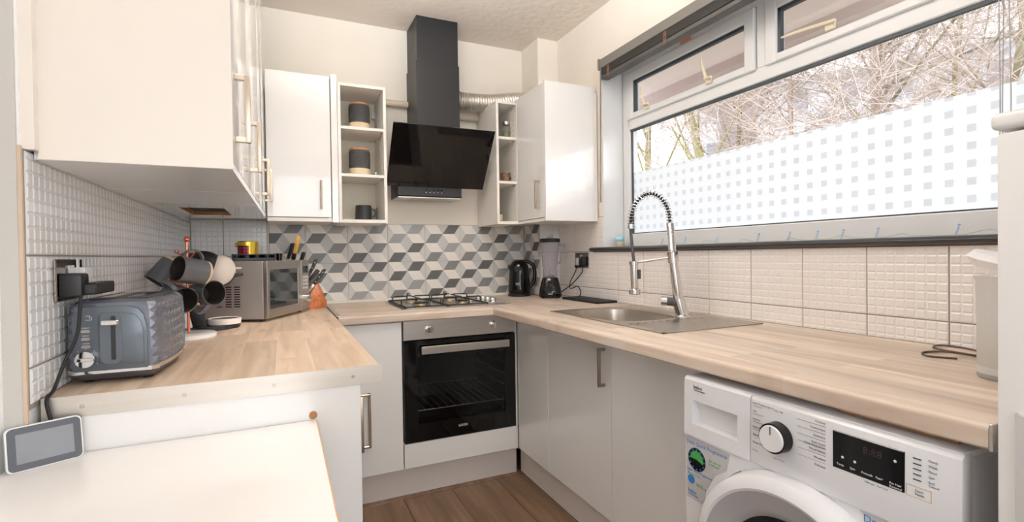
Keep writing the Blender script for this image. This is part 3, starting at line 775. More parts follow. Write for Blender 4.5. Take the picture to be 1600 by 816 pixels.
def support(xa,xb,ya,yb):
    g = G(); z = WT+.042; zr = WT+.0115
    g.tube([(xa,ya,zr),(xb,ya,zr),(xb,yb,zr),(xa,yb,zr)],.0042,seg=6,closed=True)
    for x,y,r in burn:
        if not (xa < x < xb): continue
        for dx,dy in ((1,0),(-1,0),(0,1),(0,-1)):
            ex = (xb if dx > 0 else xa) if dx else x; ey = y if dx else (y+dy*.113)
            ey = max(ya,min(yb,ey))
            o = Vector((ex,ey,zr)); i = Vector((x+dx*.020,y+dy*.020,z)); oc = Vector((ex,ey,z-.004)); oc2 = oc+Vector((-dx,-dy,0))*.012+Vector((0,0,.004))
            g.tube([o,oc,oc2,i],.0038,seg=6)
    for x,y in ((xa,ya),(xb,ya),(xa,yb),(xb,yb)): g.cyl((x,y,WT+.0045),(x,y,zr),.004,seg=6)
    g.tube([((xa+xb)/2,yb,zr),((xa+xb)/2,yb+.004,z+.010),((xa+xb)/2+.014,yb-.012,z+.006)],.0034,seg=6)
    return part('pan_support', g, M['iron'], t)
support(-1.117,-.900,-.600,-.152); support(-.888,-.668,-.600,-.152)
for i,y in enumerate((-.50,-.425,-.350,-.275)):
    part('knob', G().lathe([(.0205,WT+.0065),(.0195,WT+.012),(.0165,WT+.026),(.0150,WT+.028),(0,WT+.028)],20,-.597,y).box(-.6,y-.015,WT+.0275,-.594,y+.015,WT+.031), M['chrome'], t)

# ------------------------------------------------------------------ extractor hood
t = thing('cooker_hood','angled black glass extractor hood with charcoal chimney reaching the ceiling','extractor hood',(-.826,-.13,1.53))
part('lower_chimney', G().box(-.953,-.240,1.72,-.688,.0075,2.335,.001), M['hood'], t)
c = part('upper_chimney', G().box(-.947,-.235,2.335,-.693,.0075,2.602), M['hood'], t)
g = G()
for i in range(5): g.box(-.9478,-.18,2.44+.016*i,-.9465,-.06,2.450+.016*i)
part('vent_slots', g, M['black'], c)
part('canopy_body', G().prism([(-.0,1.538),(-.196,1.538),(-.204,1.545),(-.204,1.602),(-.222,1.64),(-.30,1.80),(-.0,1.82)][::-1], -1.064, -.672, 'x'), M['black'], t)
u = part('underside', G().box(-1.062,-.198,1.5325,-.674,-.004,1.5378), M['steel'], t)
g = G()
for x in (-1.01,-.73): g.lathe([(0,1.5308),(.03,1.5308),(.034,1.5325)],20,x,-.150)
part('lamp_lens', g, M['white'], u)
g = G(); g.box(-1.04,-.11,1.5318,-.875,-.02,1.5325); g.box(-.865,-.11,1.5318,-.70,-.02,1.5325); part('grease_filter', g, M['grey'], u)
c0 = Vector((-.8315,-.31,1.757)); nn = Vector((0,.315,-.220)).normalized()   # along the slope, top to bottom
g = G(); g.T = Matrix.Translation(c0) @ Matrix.Rotation(-math.atan2(.220,.315),4,'X').inverted()
g.box(-.2985,-.007,-.192,.2985,.0,.192,.0012)
part('glass_front', g, M['gblack'], t)
g = G()
for i in range(5): g.cyl((-.895+.024*i,-.204,1.583),(-.895+.024*i,-.2068,1.583),.0062,seg=14)
b = part('push_button', g, M['gblack'], t)
g = G()
for i in range(5): g.box(-.898+.024*i,-.2046,1.564,-.892+.024*i,-.2041,1.567)
part('button_marks', g, M['textw'], t)

# foil duct and conduit pipe
path = smooth_path([(-.688,-.118,2.168),(-.56,-.120,2.166),(-.42,-.118,2.178),(-.28,-.116,2.205),(-.150,-.112,2.228)],16)
rr = [.0535+(.0030 if i%2 else -.0032) for i in range(len(path))]
tag(part('foil_duct', G().tube(path, rr, seg=28), M['foil'], ang=20), 'ribbed aluminium foil duct running from the hood to the corner', 'duct')
tag(part('conduit_pipe', G().cyl((-1.142,-.020,2.132),(-.955,-.020,2.132),.020,seg=18), M['pipe']), 'painted pipe on the back wall left of the hood chimney', 'pipe')
tag(part('conduit_pipe', G().cyl((-.687,-.020,2.092),(-.490,-.020,2.092),.020,seg=18), M['pipe']), 'painted pipe on the back wall under the foil duct', 'pipe')

# ------------------------------------------------------------------ wall units
xf = lambda y: -1.787+(y+1.865)/1.545*.030
def left_unit(y0,y1,label,doors,handles,end=False,hatch=None):
    t = thing('wall_cabinet', label, 'cabinet', (-2.0,(y0+y1)/2,1.385))
    zt = 2.598; e = .0015
    g = G()
    def slab(xa,xb,ya,yb,za,zb): g.prism([(xa,ya),((xf(ya)-.0195) if xb is None else xb,ya),((xf(yb)-.0195) if xb is None else xb,yb),(xa,yb)],za,zb,'z')
    slab(-2.125,None,y0+e,y0+.018,1.403,zt); slab(-2.125,None,y1-.018,y1-e,1.403,zt); slab(-2.125,None,y0+.018,y1-.018,zt-.018,zt); g.box(-2.129,y0+e,1.403,-2.120,y1-e,zt)
    part('carcass', g, M['carcass'], t)
    g = G()
    def bot(xa,xb,ya,yb): g.prism([(xa,ya),((xf(ya)-.001) if xb is None else xb,ya),((xf(yb)-.001) if xb is None else xb,yb),(xa,yb)],1.385,1.403,'z')
    if hatch:
        hx0_,hx1_,hy0_,hy1_ = hatch
        bot(-2.129,hx0_,y0+e,y1-e); bot(hx1_,None,y0+e,y1-e); bot(hx0_,hx1_,y0+e,hy0_); bot(hx0_,hx1_,hy1_,y1-e)
        part('hatch_edge', G().box(hx0_,hy1_-.004,1.3855,hx1_,hy1_-.0005,1.4025).box(hx0_+.0005,hy0_,1.3855,hx0_+.004,hy1_,1.4025), M['ply'], t)
        part('hatch_shade_sheet', G().box(hx0_-.02,hy0_-.02,1.47,hx1_+.02,hy1_+.02,1.475), M['black'], t)  # black sheet standing in for the shade inside the open hatch
    else: bot(-2.129,None,y0+e,y1-e)
    part('bottom_panel', g, M['gloss'], t)
    if end:
        part('end_panel', G().prism([(-2.120,y0-.008),(xf(y0)+.001,y0-.008),(xf(y0)+.001,y0),(-2.120,y0)],1.385,zt,'z'), M['cream'], t)
    for a,b in doors:
        o = part('door', G().prism([(xf(a)-.018,a+.0012),(xf(a),a+.0012),(xf(b),b-.0012),(xf(b)-.018,b-.0012)],1.4045,zt,'z',.0008), M['gloss'], t)
        for h in handles:
            if a < h < b: d_handle((xf(h),h,1.540),'x',.160,.034,M['chandle'],o,w=.013)
    return t
left_unit(-1.865,-1.42,'tall white gloss wall unit nearest the camera, its cream end panel facing out',[(-1.865,-1.42)],[-1.80],end=True)
left_unit(-1.42,-.88,'tall white gloss wall unit in the middle of the left wall run',[(-1.42,-.88)],[-1.355])
left_unit(-.88,-.322,'tall white gloss wall unit by the back corner, open hatch in its underside',[(-.88,-.60),(-.60,-.322)],[-.71,-.43],hatch=(-2.05,-1.895,-.866,-.491))

t = thing('wall_cabinet','white single door wall cabinet with slim bar handle on the back wall','cabinet',(-1.6,-.15,1.375))
g = G(); g.box(-1.7535,-.2805,1.375,-1.4385,.0,1.396); g.box(-1.7535,-.2805,1.396,-1.736,.0,2.152); g.box(-1.456,-.2805,1.396,-1.4385,.0,2.152); g.box(-1.736,-.2805,2.134,-1.456,.0,2.152); g.box(-1.736,-.012,1.396,-1.456,.0,2.134)
g.box(-1.7535,-.300,1.375,-1.4385,-.2805,1.395,.001)
part('carcass', g, M['carcass'], t)
d = part('door', G().box(-1.7535,-.300,1.3985,-1.4425,-.2820,2.152,.0015), M['gloss'], t)
g = G(); g.cyl((-1.494,-.328,1.440),(-1.494,-.328,1.592),.0052,seg=12)
for z in (1.455,1.577): g.cyl((-1.494,-.328,z),(-1.494,-.2995,z),.004,seg=10)
part('handle', g, M['handle'], d)
tag(part('filler_panel', G().box(-1.437,-.302,1.372,-1.4050,-.0005,2.168,.001), M['gloss']), 'narrow white upright panel between the cabinet and the left open shelves', 'panel')

def open_unit(x0,x1,y0,z0,z1,shelves,label):
    t = thing('open_shelf_unit', label, 'shelf', ((x0+x1)/2,y0/2,z0)); w = .016
    g = G(); g.box(x0,y0,z0,x0+w,0,z1,.0008); g.box(x1-w,y0,z0,x1,0,z1,.0008); g.box(x0+w,y0+.0005,z0,x1-w,0,z0+w+.002); g.box(x0+w,y0+.0005,z1-w,x1-w,0,z1)
    part('frame', g, M['carcass'], t)
    part('back_panel', G().box(x0+w,-.010,z0+w,x1-w,-.004,z1-w), M['shelfin'], t)
    for z in shelves:
        s = part('shelf', G().box(x0+w,y0+.004,z-w,x1-w,-.010,z,.0005), M['carcass'], t)
        q = G()
        for yy in (y0+.04,-.06): q.cyl((x1-w-.010,yy,z-w-.004),(x1-w,yy,z-w-.004),.0035,seg=8)
        part('shelf_pin', q, M['steel'], s)
    q = G()
    for yy in (y0+.04,):
        z = z0+.08
        while z < z1-.06: q.cyl((x1-w-.0004,yy,z),(x1-w+.001,yy,z),.0026,seg=8); z += .032
    part('pin_holes', q, M['dgrey'], t)
    g = G(); g.box(x1-w-.022,-.05,z1-.115,x1-w,-.012,z1-.075,.003); g.cyl((x1-w-.011,-.051,z1-.095),(x1-w-.011,-.049,z1-.095),.006,seg=10); part('hanging_bracket', g, M['white'], t)
    return t
open_unit(-1.403,-1.144,-.300,1.372,2.131,(1.6405,1.899),'open white shelf unit left of the hood holding mugs and canisters')
open_unit(-.487,-.336,-.330,1.374,2.130,(1.640,1.913),'narrow open white shelf unit right of the hood')
t = thing('wall_cabinet','white wall cabinet by the window, its blank side lit by daylight','cabinet',(-.17,-.5,1.372))
g = G(); g.box(-.331,-.681,1.374,-.002,-.337,1.392); g.box(-.331,-.681,2.134,-.002,-.337,2.150); g.box(-.331,-.352,1.392,-.002,-.337,2.134); g.box(-.012,-.681,1.392,-.002,-.352,2.134)
part('carcass', g, M['carcass'], t)
part('light_pelmet', G().box(-.350,-.6815,1.372,-.3315,-.334,1.389,.001), M['carcass'], t)
part('side_panel', G().box(-.351,-.700,1.372,-.026,-.682,2.152,.001), M['gloss'], t)
part('scribe_strip', G().box(-.025,-.694,1.374,-.003,-.682,2.120,.001), M['carcass'], t)
d = part('door', G().box(-.350,-.6805,1.393,-.3320,-.336,2.146,.0012), M['gloss'], t)
d_handle((-.350,-.628,1.524),'x',.160,-.034,M['handle'],d)

# ------------------------------------------------------------------ things on the shelves
def canister(x,y,z,label):
    t = thing('canister', label, 'canister', (x,y,z), 0, 'ribbed grey canisters on the open shelves'); R = .0585
    part('base', G().lathe([(0,0),(R-.003,0),(R,.004),(R+.0005,.044)],32), M['biscuit'], t, world=False)
    pr = [(R+.0005,.044)]
    for i in range(14): z_ = .048+i*.0068; pr += [(R+.0005,z_),(R-.0012,z_+.0034)]
    pr += [(R-.002,.146),(R-.006,.149),(0,.149)]
    part('body', G().lathe(pr,32), M['canister'], t, world=False)
    part('lid', G().lathe([(R-.004,.149),(R-.003,.156),(R-.007,.160),(0,.160)],32), M['ctop'], t, world=False)
canister(-1.272,-.175,1.899,'grey ribbed canister with wooden lid on the top left shelf')
canister(-1.275,-.180,1.6405,'grey ribbed canister with wooden lid on the middle left shelf')
def cup_mesh(t, R0, R1, H, m, hr=.022, hz=.5, min_=None, ha=0, ht=.005):
    part('body', G().lathe([(0,.0),(R0-.003,0),(R0,.003),(R1,H-.001),(R1-.0015,H),(R1-.004,H-.001),(R0-.004,.006),(0,.005)],28), m, t, world=False)
    pts = [(cos(ha)*(R1-.003+hr*1.15*sin(pi*i/10)), sin(ha)*(R1-.003+hr*1.15*sin(pi*i/10)), H*hz+hr*cos(pi*i/10)) for i in range(11)]
    part('handle', G().tube(pts, ht, seg=8), m, t, world=False)
t = thing('mug','matt black mug with round handle on the lowest left shelf','mug',(-1.262,-.205,1.390)); cup_mesh(t,.047,.043,.086,M['black'],.024,.52)
t = thing('glass_mug','clear glass mug behind the black mug','mug',(-1.190,-.075,1.390)); cup_mesh(t,.028,.030,.085,M['jar'],.018,.5)
t = thing('cocktail_pourer','small shiny metal pourer beside the middle canister','pourer',(-1.188,-.20,1.6405))
part('body', G().lathe([(0,0),(.012,0),(.010,.012),(.006,.018),(.005,.03),(.009,.034),(0,.036)],14), M['chrome'], t, world=False)
part('stopper', G().sphere((-.016,0,.010),.010), M['black'], t, world=False)
t = thing('spice_jar','small glass jar of dried herbs on the top right shelf','jar',(-.372,-.225,1.913))
part('glass', G().lathe([(0,0),(.026,0),(.029,.006),(.029,.085),(.024,.095),(.024,.108)],20), M['jar'], t, world=False)
part('herbs', G().lathe([(0,.003),(.026,.004),(.026,.058),(0,.062)],20), M['herb'], t, world=False)
part('lid', G().lathe([(.026,.100),(.026,.118),(0,.119)],20), M['steel'], t, world=False)
t = thing('patterned_cup','small brown mottled cup on the middle right shelf','cup',(-.400,-.262,1.640)); cup_mesh(t,.024,.032,.060,M['brownpat'],.014,.5,ha=.4)
t = thing('tea_tin','small green and cream tin on the lowest right shelf','tin',(-.425,-.20,1.392))
part('tin_body', G().box(-.022,-.022,0,.022,.022,.062,.003), M['herb'], t, world=False)
part('tin_label', G().box(-.018,-.0226,.012,.018,-.0221,.050), M['biscuit'], t, world=False)

# ------------------------------------------------------------------ sink and tap
t = thing('sink','stainless steel inset sink with round cornered bowl and grooved drainer','sink',(-.30,-1.44,WT))
sx0,sx1,sy0,sy1 = -.532,-.052,-1.838,-1.058
bc = (-.320,-1.335); ba,bb = .178,.222; NB = 48
def sup(a,b,k,n=2.8): 
    th = 2*pi*k/NB; c,s = cos(th),sin(th); return (bc[0]+a*math.copysign(abs(c)**(2/n),c), bc[1]+b*math.copysign(abs(s)**(2/n),s))
bm = bmesh.new(); z = WT+.0035
def rectpt(k):
    th = 2*pi*k/NB; c,s = cos(th),sin(th)
    tx = ((sx1-.006-bc[0]) if c > 0 else (bc[0]-sx0-.006))/max(abs(c),1e-9); ty = ((sy1-.006-bc[1]) if s > 0 else (bc[1]-(-1.60)))/max(abs(s),1e-9)
    u = min(tx,ty); return (bc[0]+c*u, bc[1]+s*u)
outer = [bm.verts.new((*rectpt(k),z)) for k in range(NB)]
# corners of the bowl field
rings = []
for a,b,zz in ((ba+.006,bb+.006,z),(ba,bb,z-.004),(ba-.004,bb-.004,z-.03),(ba-.012,bb-.012,z-.135),(ba-.04,bb-.04,z-.155),(.045,.045,z-.160)):
    rings.append([bm.verts.new((*sup(a,b,k,2.8 if a > .05 else 2),zz)) for k in range(NB)])
for A,B in zip([outer]+rings, rings):
    for k in range(NB): bm.faces.new((A[k],A[(k+1)%NB],B[(k+1)%NB],B[k]))
bm.faces.new(rings[-1])
g = G(); g.bm.free(); g.bm = bm
bowl = part('bowl', g, M['steelv'], t)
g = G(); g.box(sx0,sy0,WT+.0005,sx1,sy0+.008,z+.001,.0004); g.box(sx0,sy1-.008,WT+.0005,sx1,sy1,z+.001,.0004); g.box(sx0,sy0,WT+.0005,sx0+.008,sy1,z+.001,.0004); g.box(sx1-.008,sy0,WT+.0005,sx1,sy1,z+.001,.0004)
part('rim', g, M['steelv'], t)
g = G(); n = 11; xs0,xs1 = sx0+.03,sx1-.05
pts = [(sx0+.004,WT+.0005),(sx0+.004,z)]
for i in range(n):
    a = xs0+(xs1-xs0)*i/n; w = (xs1-xs0)/n
    pts += [(a+w*.2,z),(a+w*.35,z-.0022),(a+w*.65,z-.0022),(a+w*.8,z)]
pts += [(sx1-.004,z),(sx1-.004,WT+.0005)]
g.prism(pts, sy0+.004, -1.60, 'y'); part('drainer', g, M['steelv'], t)
part('waste', G().lathe([(0,z-.158),(.030,z-.158),(.036,z-.155),(.038,z-.158)],20,*bc), M['chrome'], t)
part('overflow', G().lathe([(0,0),(.013,0),(.013,.002)],14), M['chrome'], t, world=False).location = (-.145+.30-.0,0.06,-.03)

t = thing('kitchen_tap','tall chrome spring neck tap with pull-down spray head','tap',(-.155,-1.53,z))
T = t.location; X1 = lambda p: tuple(Vector(p)+T)
lean = .028
g = G(); g.lathe([(0,0),(.034,0),(.033,.004),(.027,.007)],28); g.cyl((0,0,.004),(-lean*.5,.010,.075),.0265,.0245,seg=28); g.cyl((-lean*.5,.010,.075),(-lean*1.15,.016,.232),.0215,.0170,seg=28)
part('body', g, M['chrome'], t, world=False)
part('collar', G().cyl((-lean*1.15,.016,.228),(-lean*1.3,.018,.272),.0225,.0225,seg=28), M['chrome'], t, world=False)
g = G(); g.cyl((-lean*.5-.01,.012,.060),(-lean*.5-.038,.036,.064),.018,seg=20); part('side_socket', g, M['dgrey'], t, world=False)
g = G(); g.cyl((-lean*.5-.038,.036,.064),(-lean*.5-.056,.052,.066),.0195,.0185,seg=24); part('lever_knob', g, M['chrome'], t, world=False)
# hose path: up, over and down to the head
A = Vector((-lean*1.3,.018,.27)); top = [A, A+Vector((-.004,0,.06)), A+Vector((-.010,.001,.125))]
HX = Vector((-.155,.105,0))          # where the spray head hangs relative to the base
p3 = top[-1]; arc = []
E_ = Vector((HX.x-.03,HX.y,.390))
for i in range(1,13):
    a = pi*i/12; mid = (p3+E_)/2; hx = (p3-E_)/2
    arc.append(mid+hx*cos(a)+Vector((0,0,.128*sin(a)))+Vector((0,0,0)))
hose = smooth_path([tuple(v) for v in top]+[tuple(v) for v in arc],4)
part('hose', G().tube(hose,.0062,seg=10), M['rubber'], t, world=False)
def coil(path, r, turns, wire):
    P = [Vector(p) for p in path]; L = [0]
    for a,b in zip(P,P[1:]): L.append(L[-1]+(b-a).length)
    pts = []; n = turns*10; up_ = Vector((.5,.8,.2)).normalized()
    for i in range(n+1):
        s = L[-1]*i/n; k = max(j for j in range(len(L)-1) if L[j] <= s+1e-9); u = (s-L[k])/max(L[k+1]-L[k],1e-9)
        c = P[k].lerp(P[k+1],u); d = (P[k+1]-P[k]).normalized(); a = d.cross(up_).normalized(); b = d.cross(a); th = 2*pi*turns*i/n
        pts.append(c+(a*cos(th)+b*sin(th))*r)
    return G().tube(pts, wire, seg=5)
sp = smooth_path([tuple(v) for v in top],8)
part('tight_spring', coil(sp, .0140, 22, .0030), M['chrome'], t, world=False)
op = hose[8:]
part('open_spring', coil([tuple(v) for v in op], .0130, 26, .0017), M['chrome'], t, world=False)
part('hose_ferrule', G().cyl(E_+Vector((0,0,.004)),E_-Vector((0,0,.016)),.0125,seg=20), M['chrome'], t, world=False)
hp = Vector((HX.x-.018,HX.y-.004,.235))
part('lower_hose', G().tube(smooth_path([tuple(E_-Vector((0,0,.01))),tuple((E_+hp)/2+Vector((-.002,0,0))),tuple(hp)],5),.0065,seg=10), M['dgrey'], t, world=False)
hd = hp+Vector((.004,0,-.115))
g = G(); g.cyl(hp,hp+Vector((0,0,-.016)),.0155,.0165,seg=24); g.cyl(hp+Vector((0,0,-.016)),hd,.0165,.0155,seg=24); g.cyl(hd,hd+Vector((0,0,-.006)),.0155,.0250,seg=24); g.cyl(hd+Vector((0,0,-.006)),hd+Vector((0,0,-.024)),.0250,.0250,seg=24)
part('spray_head', g, M['chrome'], t, world=False)
part('spray_face', G().cyl(hd+Vector((0,0,-.024)),hd+Vector((0,0,-.026)),.021,seg=20), M['dgrey'], t, world=False)
part('spray_trigger', G().box(hp.x+.012,hp.y-.020,hp.z-.075,hp.x+.022,hp.y-.010,hp.z-.035,.002), M['dgrey'], t, world=False)
a = Vector((-lean*1.3,.018,.252)); b = Vector((hp.x+.014,hp.y,hp.z-.004))
part('docking_arm', G().cyl(a,b,.0062,seg=12).cyl((hp.x,hp.y,hp.z-.014),(hp.x,hp.y,hp.z-.001),.0200,seg=20), M['chrome'], t, world=False)

# ------------------------------------------------------------------ washing machine
wy0,wy1 = -2.108,-2.722; wf = -.700
t = thing('washing_machine','white front loading washing machine under the right end of the worktop','washing machine',(-.40,-2.415,0))
g = G(); g.box(-.668,wy1+.003,.012,-.10,wy0-.003,.838,.006)
for x,y in ((-.62,wy0-.06),(-.62,wy1+.06),(-.16,wy0-.06),(-.16,wy1+.06)): g.cyl((x,y,0),(x,y,.014),.02,seg=12)
part('cabinet', g, M['wm'], t)
part('lid', G().box(-.690,wy1+.001,.8385,-.10,wy0-.001,.852,.005,2), M['wm'], t)
# front with round opening
cy,cz,R0 = -2.430,.437,.262
bm = bmesh.new(); n = 64; xx = wf+.004
ring0 = [bm.verts.new((xx,cy+R0*cos(2*pi*i/n),cz+R0*sin(2*pi*i/n))) for i in range(n)]
def rp_(i):
    c,s = cos(2*pi*i/n),sin(2*pi*i/n); ty = ((wy0-cy) if c > 0 else (cy-wy1))/max(abs(c),1e-9); tz = ((.690-cz) if s > 0 else (cz-.03))/max(abs(s),1e-9)
    ty = max(ty, .264); tz = max(tz, .2635)
    u = min(ty,tz); return (xx,cy+c*u,cz+s*u)
ring1 = [bm.verts.new(rp_(i)) for i in range(n)]
ring2 = [bm.verts.new((xx+.02,cy+(R0-.004)*cos(2*pi*i/n),cz+(R0-.004)*sin(2*pi*i/n))) for i in range(n)]
for i in range(n):
    j = (i+1)%n; bm.faces.new((ring1[i],ring1[j],ring0[j],ring0[i])); bm.faces.new((ring0[i],ring0[j],ring2[j],ring2[i]))
g = G(); g.bm.free(); g.bm = bm
# outer corners closed by plates behind
g.box(wf+.005,wy1,.03,-.668,wy0,.06); g.box(wf+.005,wy1,.655,-.668,wy0,.690); g.box(wf+.0045,wy1,.03,-.668,wy1+.028,.69); g.box(wf+.0045,wy0-.055,.03,-.668,wy0,.69)
for ya,yb in ((wy0-.13,wy0),(wy1,wy1+.11)):
    for za,zb in ((.60,.69),(.03,.16)): g.box(wf+.0046,ya,za,-.668,yb,zb)
part('front_panel', g, M['wm'], t)
part('gap_ring', G().box(-.672,wy1+.02,.05,-.668,wy0-.02,.69), M['wmgrey'], t)
# fascia in two pieces, leaning back a little
def fx(z): return wf-.002+(z-.69)*.02
g = G(); ysd = -2.3195
g.prism([(fx(.6925),.6925),(fx(.846)-.0,.842),(fx(.846)+.008,.849),(-.668,.849),(-.668,.6925)], wy1, ysd-.001, 'y', .0015)
fas = part('control_fascia', g, M['wm'], t)
g = G(); z0,z1,ya,yb = .727,.790,-2.283,-2.138
pf = lambda za,zb,y_a,y_b: g.prism([(fx(za),za),(fx(zb),zb),(-.668,zb),(-.668,za)], y_a, y_b, 'y')
pf(.6925,z0,ysd+.001,wy0); pf(z1,.842,ysd+.001,wy0); pf(z0,z1,ysd+.001,ya); pf(z0,z1,yb,wy0)
g.prism([(fx(.842),.842),(fx(.842)+.008,.849),(-.668,.849),(-.668,.842)], ysd+.001, wy0, 'y')
drw = part('detergent_drawer', g, M['wm'], t)
part('drawer_recess', G().prism([(wf+.026,z0-.002),(wf+.018,z1+.002),(wf+.028,z1+.002),(wf+.034,z0-.002)], ya-.002, yb+.002, 'y'), M['white'], drw)
dial = part('dial', G().cyl((wf-.001,-2.394,.774),(wf-.024,-2.394,.774),.034,.0325,seg=40), M['gblack'], fas)
part('dial_cap', G().cyl((wf-.0235,-2.394,.774),(wf-.029,-2.394,.774),.0290,.0275,seg=40).box(wf-.0292,-2.3985,.775,wf-.0285,-2.3975,.775), M['white'], dial)
part('dial_pointer', G().box(wf-.0296,-2.3952,.783,wf-.0288,-2.3930,.801), M['textd'], dial)
scr = part('display', G().box(wf-.0018,-2.640,.7545,wf+.002,-2.5135,.8275,.0008), M['gblack'], fas)
def wt(body,size,y,z,m=None,par=None,align='LEFT',x=-.0012,ex=.0002,space=1.0):
    return text(body,size,m or M['text'],par or fas, face_mx((wf+x,y,z),(0,-1,0),(.02,0,1)), align=align, extrude=ex, space=space)
wt('beko',.0155,-2.142,.8225,M['textd'],drw); part('logo_underline', G().box(wf-.0012,-2.181,.8175,wf+.0,-2.143,.8190), M['textd'], drw)
wt('7 kg | 1200 rpm | A+++',.0055,-2.152,.7105,par=drw)
part('wool_mark', G().cyl((wf-.0012,-2.277,.706),(wf,-2.277,.706),.0095,seg=20), M['text'], drw); wt('WOOLMARK',.0032,-2.268,.6955,par=drw)
for i,s in enumerate(('Stain/Outdoor Sports','Anti..','Hygiene','Dark Care','Sports','Down Wear','Rinse')): wt(s,.0062,-2.327,.8310-.0182*i)
for i,s in enumerate(('Cottons','Cottons Eco','Synthetics','Daily Quick\nQuick Programme','Mixed Fabrics','Woollens','Delicates')): wt(s,.0062,-2.4985,.8330-.0150*i,align='RIGHT')
wt('On / Off',.006,-2.394,.8280,align='CENTER'); wt('Spin+Drain',.006,-2.394,.7215,align='CENTER')
g = G()
for i in range(7):
    z = .8295-.0182*i; g.box(wf-.0009,-2.352-.002*min(i,4),z-.0030,wf,-2.327,z-.0035)
    z2 = .8310-.0150*i; g.box(wf-.0009,-2.4985,z2-.0030,wf,-2.438,z2-.0035)
part('dial_lines', g, M['text'], fas)
for i,(s,y) in enumerate((('Temp.',-2.5215),('Spin',-2.5470),('Prewash',-2.5680),('Fast+',-2.5930),('Pet Hair\nRemoval',-2.6160))): wt(s,.0058,y,.7625,M['textw'],scr,x=-.0021)
for y,z in ((-2.5330,.7800),(-2.5560,.7790),(-2.6255,.806)): part('display_icon', G().cyl((wf-.0022,y,z),(wf-.0017,y,z),.0026,seg=12), M['textw'], scr)
wt('8:88',.020,-2.5700,.801,mat('dim_red_digits',(52,34,32),.5),scr,x=-.0021)
g = G()
for i in range(5): g.box(wf-.0013,-2.665,.8215-.0092*i,wf,-2.653,.8225-.0092*i+.0006)
part('indicator_lights', g, M['textd'], fas)
for i,s in enumerate(('Ready','Wash','Rinse','Spin','End\nCancel')): wt(s,.0056,-2.6760,.8235-.0092*i)
wt('Start/\nPause',.0058,-2.6560,.7650); wt('Child Lock',.0040,-2.573,.7475); wt('Fast+ Lock',.0040,-2.595,.7475)
g = G(); y0_,y1_,a_,b_ = -2.643,-2.680,.7535,.7730
for q in ((y0_,a_,y1_,a_+.0008),(y0_,b_,y1_,b_+.0008),(y0_,a_,y0_+.0008,b_),(y1_,a_,y1_+.0008,b_)): g.box(wf-.0009,q[0],q[1],wf,q[2],q[3])
part('start_button_outline', g, M['edge'], fas)
# door
def ringprof(prof, m, name, par):
    g = G(); g.T = Matrix.Translation((0,cy,cz)) @ Matrix.Rotation(-pi/2,4,'Y')
    g.lathe(prof, 72); return part(name, g, m, par)
X = wf
d = ringprof([(.2585,-X-.014),(.2595,-X+.006),(.2545,-X+.028),(.240,-X+.040),(.228,-X+.043),(.222,-X+.040)], M['wm'], 'door', t)
ringprof([(.2225,-X+.040),(.214,-X+.036),(.185,-X+.028),(.168,-X+.020),(.163,-X+.012)], M['wmgrey'], 'door_inner_ring', d)
ringprof([(.165,-X+.014),(.150,-X+.018),(.120,-X+.026),(.06,-X+.031),(0,-X+.032)], M['gblack'], 'porthole_glass', d)
# stickers
st = part('sticker', G().prism([(wy0-.004,.688),(wy0-.148,.684),(wy0-.139,.640),(wy0-.100,.612),(wy0-.070,.560),(wy0-.062,.520),(wy0-.004,.520)], wf+.0030, wf+.0040, 'x'), M['sticker'], t)
SX = wf+.0028-wf
def stx(body,size,y,z,m,rot=0): return text(body,size,m,st, face_mx((wf+.0028,y,z),(0,-1,-rot),(0,-rot,1)), extrude=.0002)
stx('Daily Quick Programme',.0138,-2.113,.6690,M['blue']); stx('28 mins for\na full load',.0085,-2.190,.643,M['green'])
stx('Super Short Programme',.0088,-2.113,.5960,M['blue']); stx('2kg in just 14 mins',.0060,-2.115,.5870,M['green']); stx('Hygiene 20\ncool cotton wash',.0050,-2.145,.566,M['green']); stx('beko',.0150,-2.116,.536,M['blue'])
part('logo_underline', G().box(wf+.0026,-2.152,.5305,wf+.0030,-2.117,.5325), M['blue'], st)
def disc(name,y,z,r,m,dx=.0026): return part(name, G().cyl((wf+.0031,y,z),(wf+dx,y,z),r,seg=32), m, st)
disc('sticker_clock',-2.148,.632,.0305,M['gblack']); disc('sticker_clock_rim',-2.148,.632,.0325,M['grey'],.0029)
g = G(); g.T = Matrix.Translation((wf+.0024,-2.148,.632)) @ Matrix.Rotation(-pi/2,4,'Y')
g.lathe([(0,0),(.023,0)],16,a0=-pi/2-.3,a1=pi/2); part('sticker_clock_sector', g, M['green'], st)
g = G()
for i in range(12): a = 2*pi*i/12; g.cyl((wf+.0026,-2.148+.026*cos(a),.632+.026*sin(a)),(wf+.0022,-2.148+.026*cos(a),.632+.026*sin(a)),.0024,seg=8)
part('sticker_clock_ticks', g, M['blue'], st)
disc('sticker_dot',-2.128,.573,.0120,M['blue'])
st = part('sticker', G().prism([(-2.562,.688),(-2.70,.688),(-2.70,.60),(-2.66,.60),(-2.62,.655),(-2.575,.672)], wf+.0030, wf+.0040, 'x'), M['sticker'], t)
stx('Drum Clean',.020,-2.568,.6705,M['blue'])

